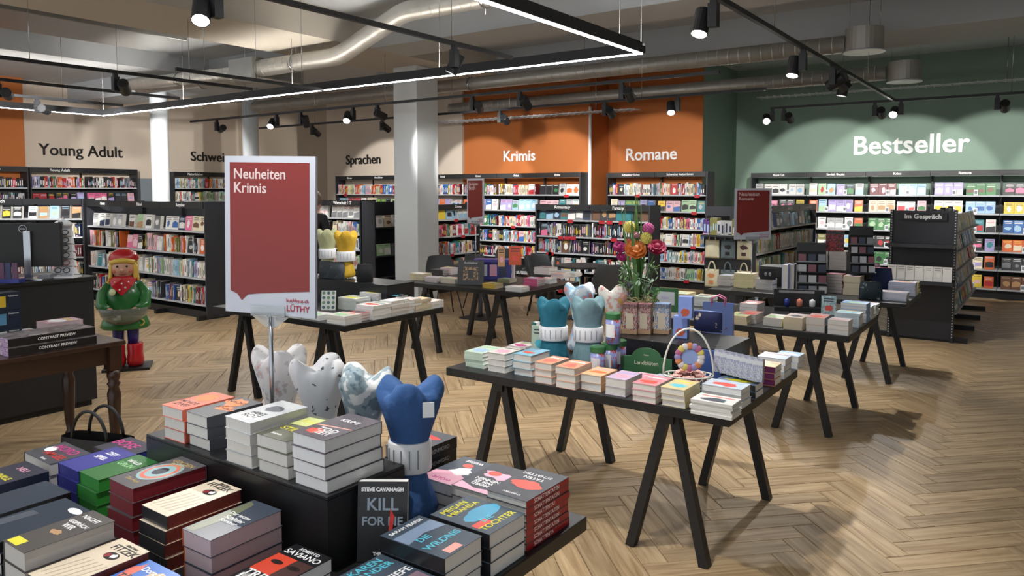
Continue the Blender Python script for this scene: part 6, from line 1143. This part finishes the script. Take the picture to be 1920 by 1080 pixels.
m = MB(); [m.ball(p_, .009, n=8, m=5) for p_ in ((-.06, -.128, .87), (0, -.163, .86), (.055, -.135, .87), (-.02, -.168, .8), (.03, -.16, .82))]; m.build('scarf_dot', WHITE, sc_)
m = MB(); m.lathe([(.001, 0), (.035, 0), (.035, .004), (.001, .005)], 18, M=T((-.085, -.14, .775)) @ RZ(R(-30)) @ RX(R(80))); bdg = m.build('badge', C('badge cream', '#c5cf9a'), dl)
m = MB(); m.tube([(.15 + .03 * math.cos(R(a)), -.125, .47 + .03 * math.sin(R(a))) for a in range(0, 361, 24)], .006, 6); m.build('emblem', HAIR, dl)
# black bag on the floor
B = at_z(235, 905, 0); B = Vector((-4.35, 2.05, 0)); o = empty('shopping_bag', B, R(20), 'black handbag on the floor beside the wooden table', 'bag'); m = MB(); m.grid(lambda u, v: (.24 * math.copysign(abs(math.cos(2 * math.pi * u)) ** .5, math.cos(2 * math.pi * u)) * (1 - .08 * v), .11 * math.copysign(abs(math.sin(2 * math.pi * u)) ** .5, math.sin(2 * math.pi * u)) * (1 - .35 * v), .36 * v), 28, 6, closed_u=True); m.build('bag_body', mat('black leather', '#141416', .5, bump=.2), o)
for s_ in (-1, 1): m = MB(); m.tube([(.12 * math.cos(R(a)), s_ * .06, .35 + .17 * math.sin(R(a))) for a in range(0, 181, 12)], .009, 8); m.build('handle', mat('black leather', '#141416', .5), o)
# ---------------------------------------------------------------- cafe corner
SHELL = mat('charcoal moulded shell', '#3f4246', .6); CTOP = mat('dark cafe table top', '#2c2c2d', .4)
def cafe_table(x, y, label, r_=.36):
    o = empty('cafe_table', (x, y, 0), label=label, cat='table', group='round dark cafe tables'); m = MB(); m.lathe([(.001, .71), (r_, .71), (r_, .735), (.001, .735)], 36, smooth=False); m.build('tabletop', CTOP, o); m = MB(); m.lathe([(.04, .03), (.03, .06), (.03, .71)], 16); m.build('column', BLACK, o); m = MB(); m.box((-.21, -.21, 0), (.21, .21, .02)); m.build('base', BLACK, o, bevel=.005)
def shell_chair(x, y, rz, label):
    o = empty('shell_chair', (x, y, 0), rz, label, 'chair', 'charcoal shell chairs')      # faces -y
    def seat(u, v):
        xx = (u - .5) * .46; s = v
        if s < .5: yy = -.22 + .8 * s; zz = .45 + .03 * (abs(u - .5) * 2) ** 2 - .015 * math.sin(s * 2 * math.pi)
        else: t = (s - .5) * 2; yy = .18 + .09 * math.sin(t * 1.3); zz = .46 + .37 * t; xx *= 1 - .3 * t ** 3
        yy -= (abs(u - .5) * 2) ** 2 * (.07 if s > .45 else 0); return (xx, yy, zz)
    m = MB(); m.grid(seat, 12, 18); m.build('seat_shell', SHELL, o, solid=.012, sub=1)
    for sx in (-1, 1):
        for sy in (-1, 1): m = MB(); m.tube([(sx * .12, sy * .12, .445), (sx * .21, sy * .21, 0)], .009, 8); m.build('leg', BLACK, o)
p = at_z(1092, 497, .735); cafe_table(p.x, p.y, 'round dark cafe table left of the bouquet'); ca = p
p2 = at_z(1010, 489, .735); cafe_table(-6.35, 8.15, 'round dark cafe table behind the sepia book table'); p3_ = at_z(1118, 585, 0)
def chair_at(px, py, z, rz, label): q = at_z(px, py, z); shell_chair(q.x, q.y, rz, label)
chair_at(1141, 546, .46, R(215), 'charcoal shell chair just left of the bouquet'); chair_at(1028, 519, .46, R(170), 'charcoal shell chair with rounded back before the Fantasy shelf'); chair_at(1018, 528, .46, R(120), 'charcoal shell chair nearest the pink book pile')
chair_at(833, 530, .46, R(60), 'charcoal shell chair beside the square column'); chair_at(905, 520, .46, R(180), 'charcoal shell chair behind the violet card display'); chair_at(957, 505, .46, R(200), 'charcoal shell chair behind the orange book')
# ---------------------------------------------------------------- tote bags
CANV = mat('natural canvas', '#cfcaae', .9, bump=.3, bscale=80); CANG_ = mat('grey blue canvas', '#66757c', .9, bump=.3, bscale=80)
def tote(x, z, m_, label, pr=None):
    o = empty('tote_bag', (x, 9.46, z), label=label, cat='bag', group='hanging tote bags'); w_, h_ = .19, .235
    m = MB(); m.grid(lambda u, v: ((u - .5) * w_ * (1 - .04 * v), -.018 * math.sin(math.pi * u) * math.sin(math.pi * (.1 + .85 * v)) + .004 * math.sin(9 * u), h_ * v), 10, 8); m.grid(lambda u, v: ((u - .5) * w_ * (1 - .04 * v), .012, h_ * v), 2, 2); m.build('bag_body', m_, o, solid=.003)
    m = MB(); m.tube([(.045 * math.cos(R(a)), -.004, h_ - .015 + .115 * math.sin(R(a))) for a in range(0, 181, 12)], .009, 6); m.build('handle', m_, o)
    if pr: m = MB(); m.prism(ell(0, h_ * .65, .05, .03, 14, .3, x), 0, .001, M=T((0, -.022, 0)) @ RX(R(90))); m.box((-.03, -.0235, h_ * .2), (.03, -.0225, h_ * .38)); m.build('print', pr, o)
BRN = C('brown print', '#4a3030')
for i, (x, m_, pr, w_) in enumerate(((-3.55, CANV, None, 'plain natural canvas tote bag at upper left of end panel'), (-3.34, CANG_, INKBLK, 'grey-blue tote bag with dark bird print, upper row'), (-3.13, CANV, BRN, 'natural tote bag with dark hat print, upper row right'))): tote(x, .88, m_, w_, pr)
for i, (x, m_, pr, w_) in enumerate(((-3.55, CANV, C('tote colours', '#d08a5a'), 'natural tote bag with colour swatches, lower row'), (-3.34, CANG_, None, 'plain grey-blue tote bag in the lower row'), (-3.13, CANV, INKBLK, 'natural tote bag with writing, lower row right'))): tote(x, .5, m_, w_, pr)
# ---------------------------------------------------------------- person behind the sign
def person():
    q = at_z(592, 606, 0); o = empty('person', q, TH + R(150), 'person in black clothes standing mostly hidden behind the red sign', 'person')
    J = {'pel': (0, 0, .95), 'w': (0, .0, 1.1), 'ch': (0, -.01, 1.32), 'nk': (0, -.01, 1.48), 'hd': (0, -.03, 1.56), 'ht': (0, -.03, 1.7)}
    L_ = ['pel', 'w', 'ch', 'nk', 'hd', 'ht']; V = [J[k] for k in L_]; E = [(i, i + 1) for i in range(5)]; Rd = [.15, .13, .15, .055, .085, .08]
    def chain(start, pts, rad):
        pi = start
        for p_, r_ in zip(pts, rad): V.append(p_); Rd.append(r_); E.append((pi, len(V) - 1)); pi = len(V) - 1
    for s_ in (-1, 1):
        chain(0, [(s_ * .1, 0, .88), (s_ * .11, -.02, .5), (s_ * .11, .02, .09), (s_ * .11, -.1, .035)], [.1, .065, .045, .035]); chain(2, [(s_ * .17, 0, 1.4), (s_ * .23, -.03, 1.13), (s_ * .2, -.22, 1.02), (s_ * .18, -.3, 1.02)], [.065, .045, .035, .035])
    me = bpy.data.meshes.new('body'); me.from_pydata(V, E, []); ob = bpy.data.objects.new('body', me); COL.objects.link(ob); ob.parent = o
    sk = ob.modifiers.new('skin', 'SKIN'); sl = me.skin_vertices[0].data
    for i, r_ in enumerate(Rd): sl[i].radius = (r_, r_ * (.72 if i < 3 else 1))
    sl[0].use_root = True; su = ob.modifiers.new('sub', 'SUBSURF'); su.levels = 2; su.render_levels = 2
    bm = bpy.data.materials.new('skin and black clothes'); bm.use_nodes = True; nt = bm.node_tree; b = nt.nodes['Principled BSDF']; b.inputs['Roughness'].default_value = .8
    tc = nt.nodes.new('ShaderNodeTexCoord'); sx = nt.nodes.new('ShaderNodeSeparateXYZ'); ab = nt.nodes.new('ShaderNodeMath'); ab.operation = 'GREATER_THAN'; ab.inputs[1].default_value = 1.46; nt.links.new(tc.outputs['Object'], sx.inputs[0]); nt.links.new(sx.outputs[2], ab.inputs[0])
    fw = nt.nodes.new('ShaderNodeMath'); fw.operation = 'LESS_THAN'; fw.inputs[1].default_value = -.09; nt.links.new(sx.outputs[1], fw.inputs[0]); hi = nt.nodes.new('ShaderNodeMath'); hi.operation = 'GREATER_THAN'; hi.inputs[1].default_value = .6; nt.links.new(sx.outputs[2], hi.inputs[0]); an = nt.nodes.new('ShaderNodeMath'); an.operation = 'MULTIPLY'; nt.links.new(fw.outputs[0], an.inputs[0]); nt.links.new(hi.outputs[0], an.inputs[1]); mxx = nt.nodes.new('ShaderNodeMath'); mxx.operation = 'MAXIMUM'; nt.links.new(ab.outputs[0], mxx.inputs[0]); nt.links.new(an.outputs[0], mxx.inputs[1])
    mx = nt.nodes.new('ShaderNodeMix'); mx.data_type = 'RGBA'; mx.inputs['A'].default_value = (*srgb('#16171a'), 1); mx.inputs['B'].default_value = (*srgb('#c49a84'), 1); nt.links.new(mxx.outputs[0], mx.inputs['Factor']); nt.links.new(mx.outputs['Result'], b.inputs['Base Color']); me.materials.append(bm)
    m = MB(); m.ball((0, .0, 1.645), .108, n=20, m=14, sc=(.95, 1.02, 1.1)); m.ball((0, .06, 1.53), .08, sc=(1, .7, 1.2)); m.build('hair', mat('ash hair', '#6b5a4c', .7, var=.2, vscale=40), o)
    for s_ in (-1, 1):
        for k in range(4): m = MB(); x = s_ * .18 + (k - 1.5) * .017; m.tube([(x, -.31, 1.02), (x, -.36, 1.015), (x, -.385, .995)], [.0085, .008, .006], 7); m.build('finger', mat('skin', '#c49a84', .6), o)
        m = MB(); m.tube([(s_ * .15, -.3, 1.03), (s_ * .125, -.33, 1.02), (s_ * .12, -.35, 1.01)], [.01, .009, .007], 7); m.build('thumb', mat('skin', '#c49a84', .6), o)
        m = MB(); m.tube([(s_ * .11, .06, .04), (s_ * .11, -.05, .045), (s_ * .11, -.17, .03)], [.042, .045, .03], 12); m.build('shoe', INKBLK, o)
    m = MB(); m.ball((0, -.125, 1.6), .014, sc=(.8, 1, 1.4)); m.build('nose', mat('skin', '#c49a84', .6), o); m = MB(); [m.tube([(s_ * .035 + .024 * math.cos(R(a)), -.115, 1.63 + .018 * math.sin(R(a))) for a in range(0, 361, 30)], .003, 5) for s_ in (-1, 1)]; m.build('glasses', mat('rust frame', '#8a4a3a', .4), o)
    m = MB(); [m.ball((s_ * .035, -.1, 1.63), .01, n=8, m=6) for s_ in (-1, 1)]; m.build('eye', INKBLK, o); m = MB(); m.tube([(-.025, -.108, 1.555), (0, -.114, 1.552), (.025, -.108, 1.555)], .005, 6); m.build('mouth', mat('lip', '#9a5a52', .5), o)
person()
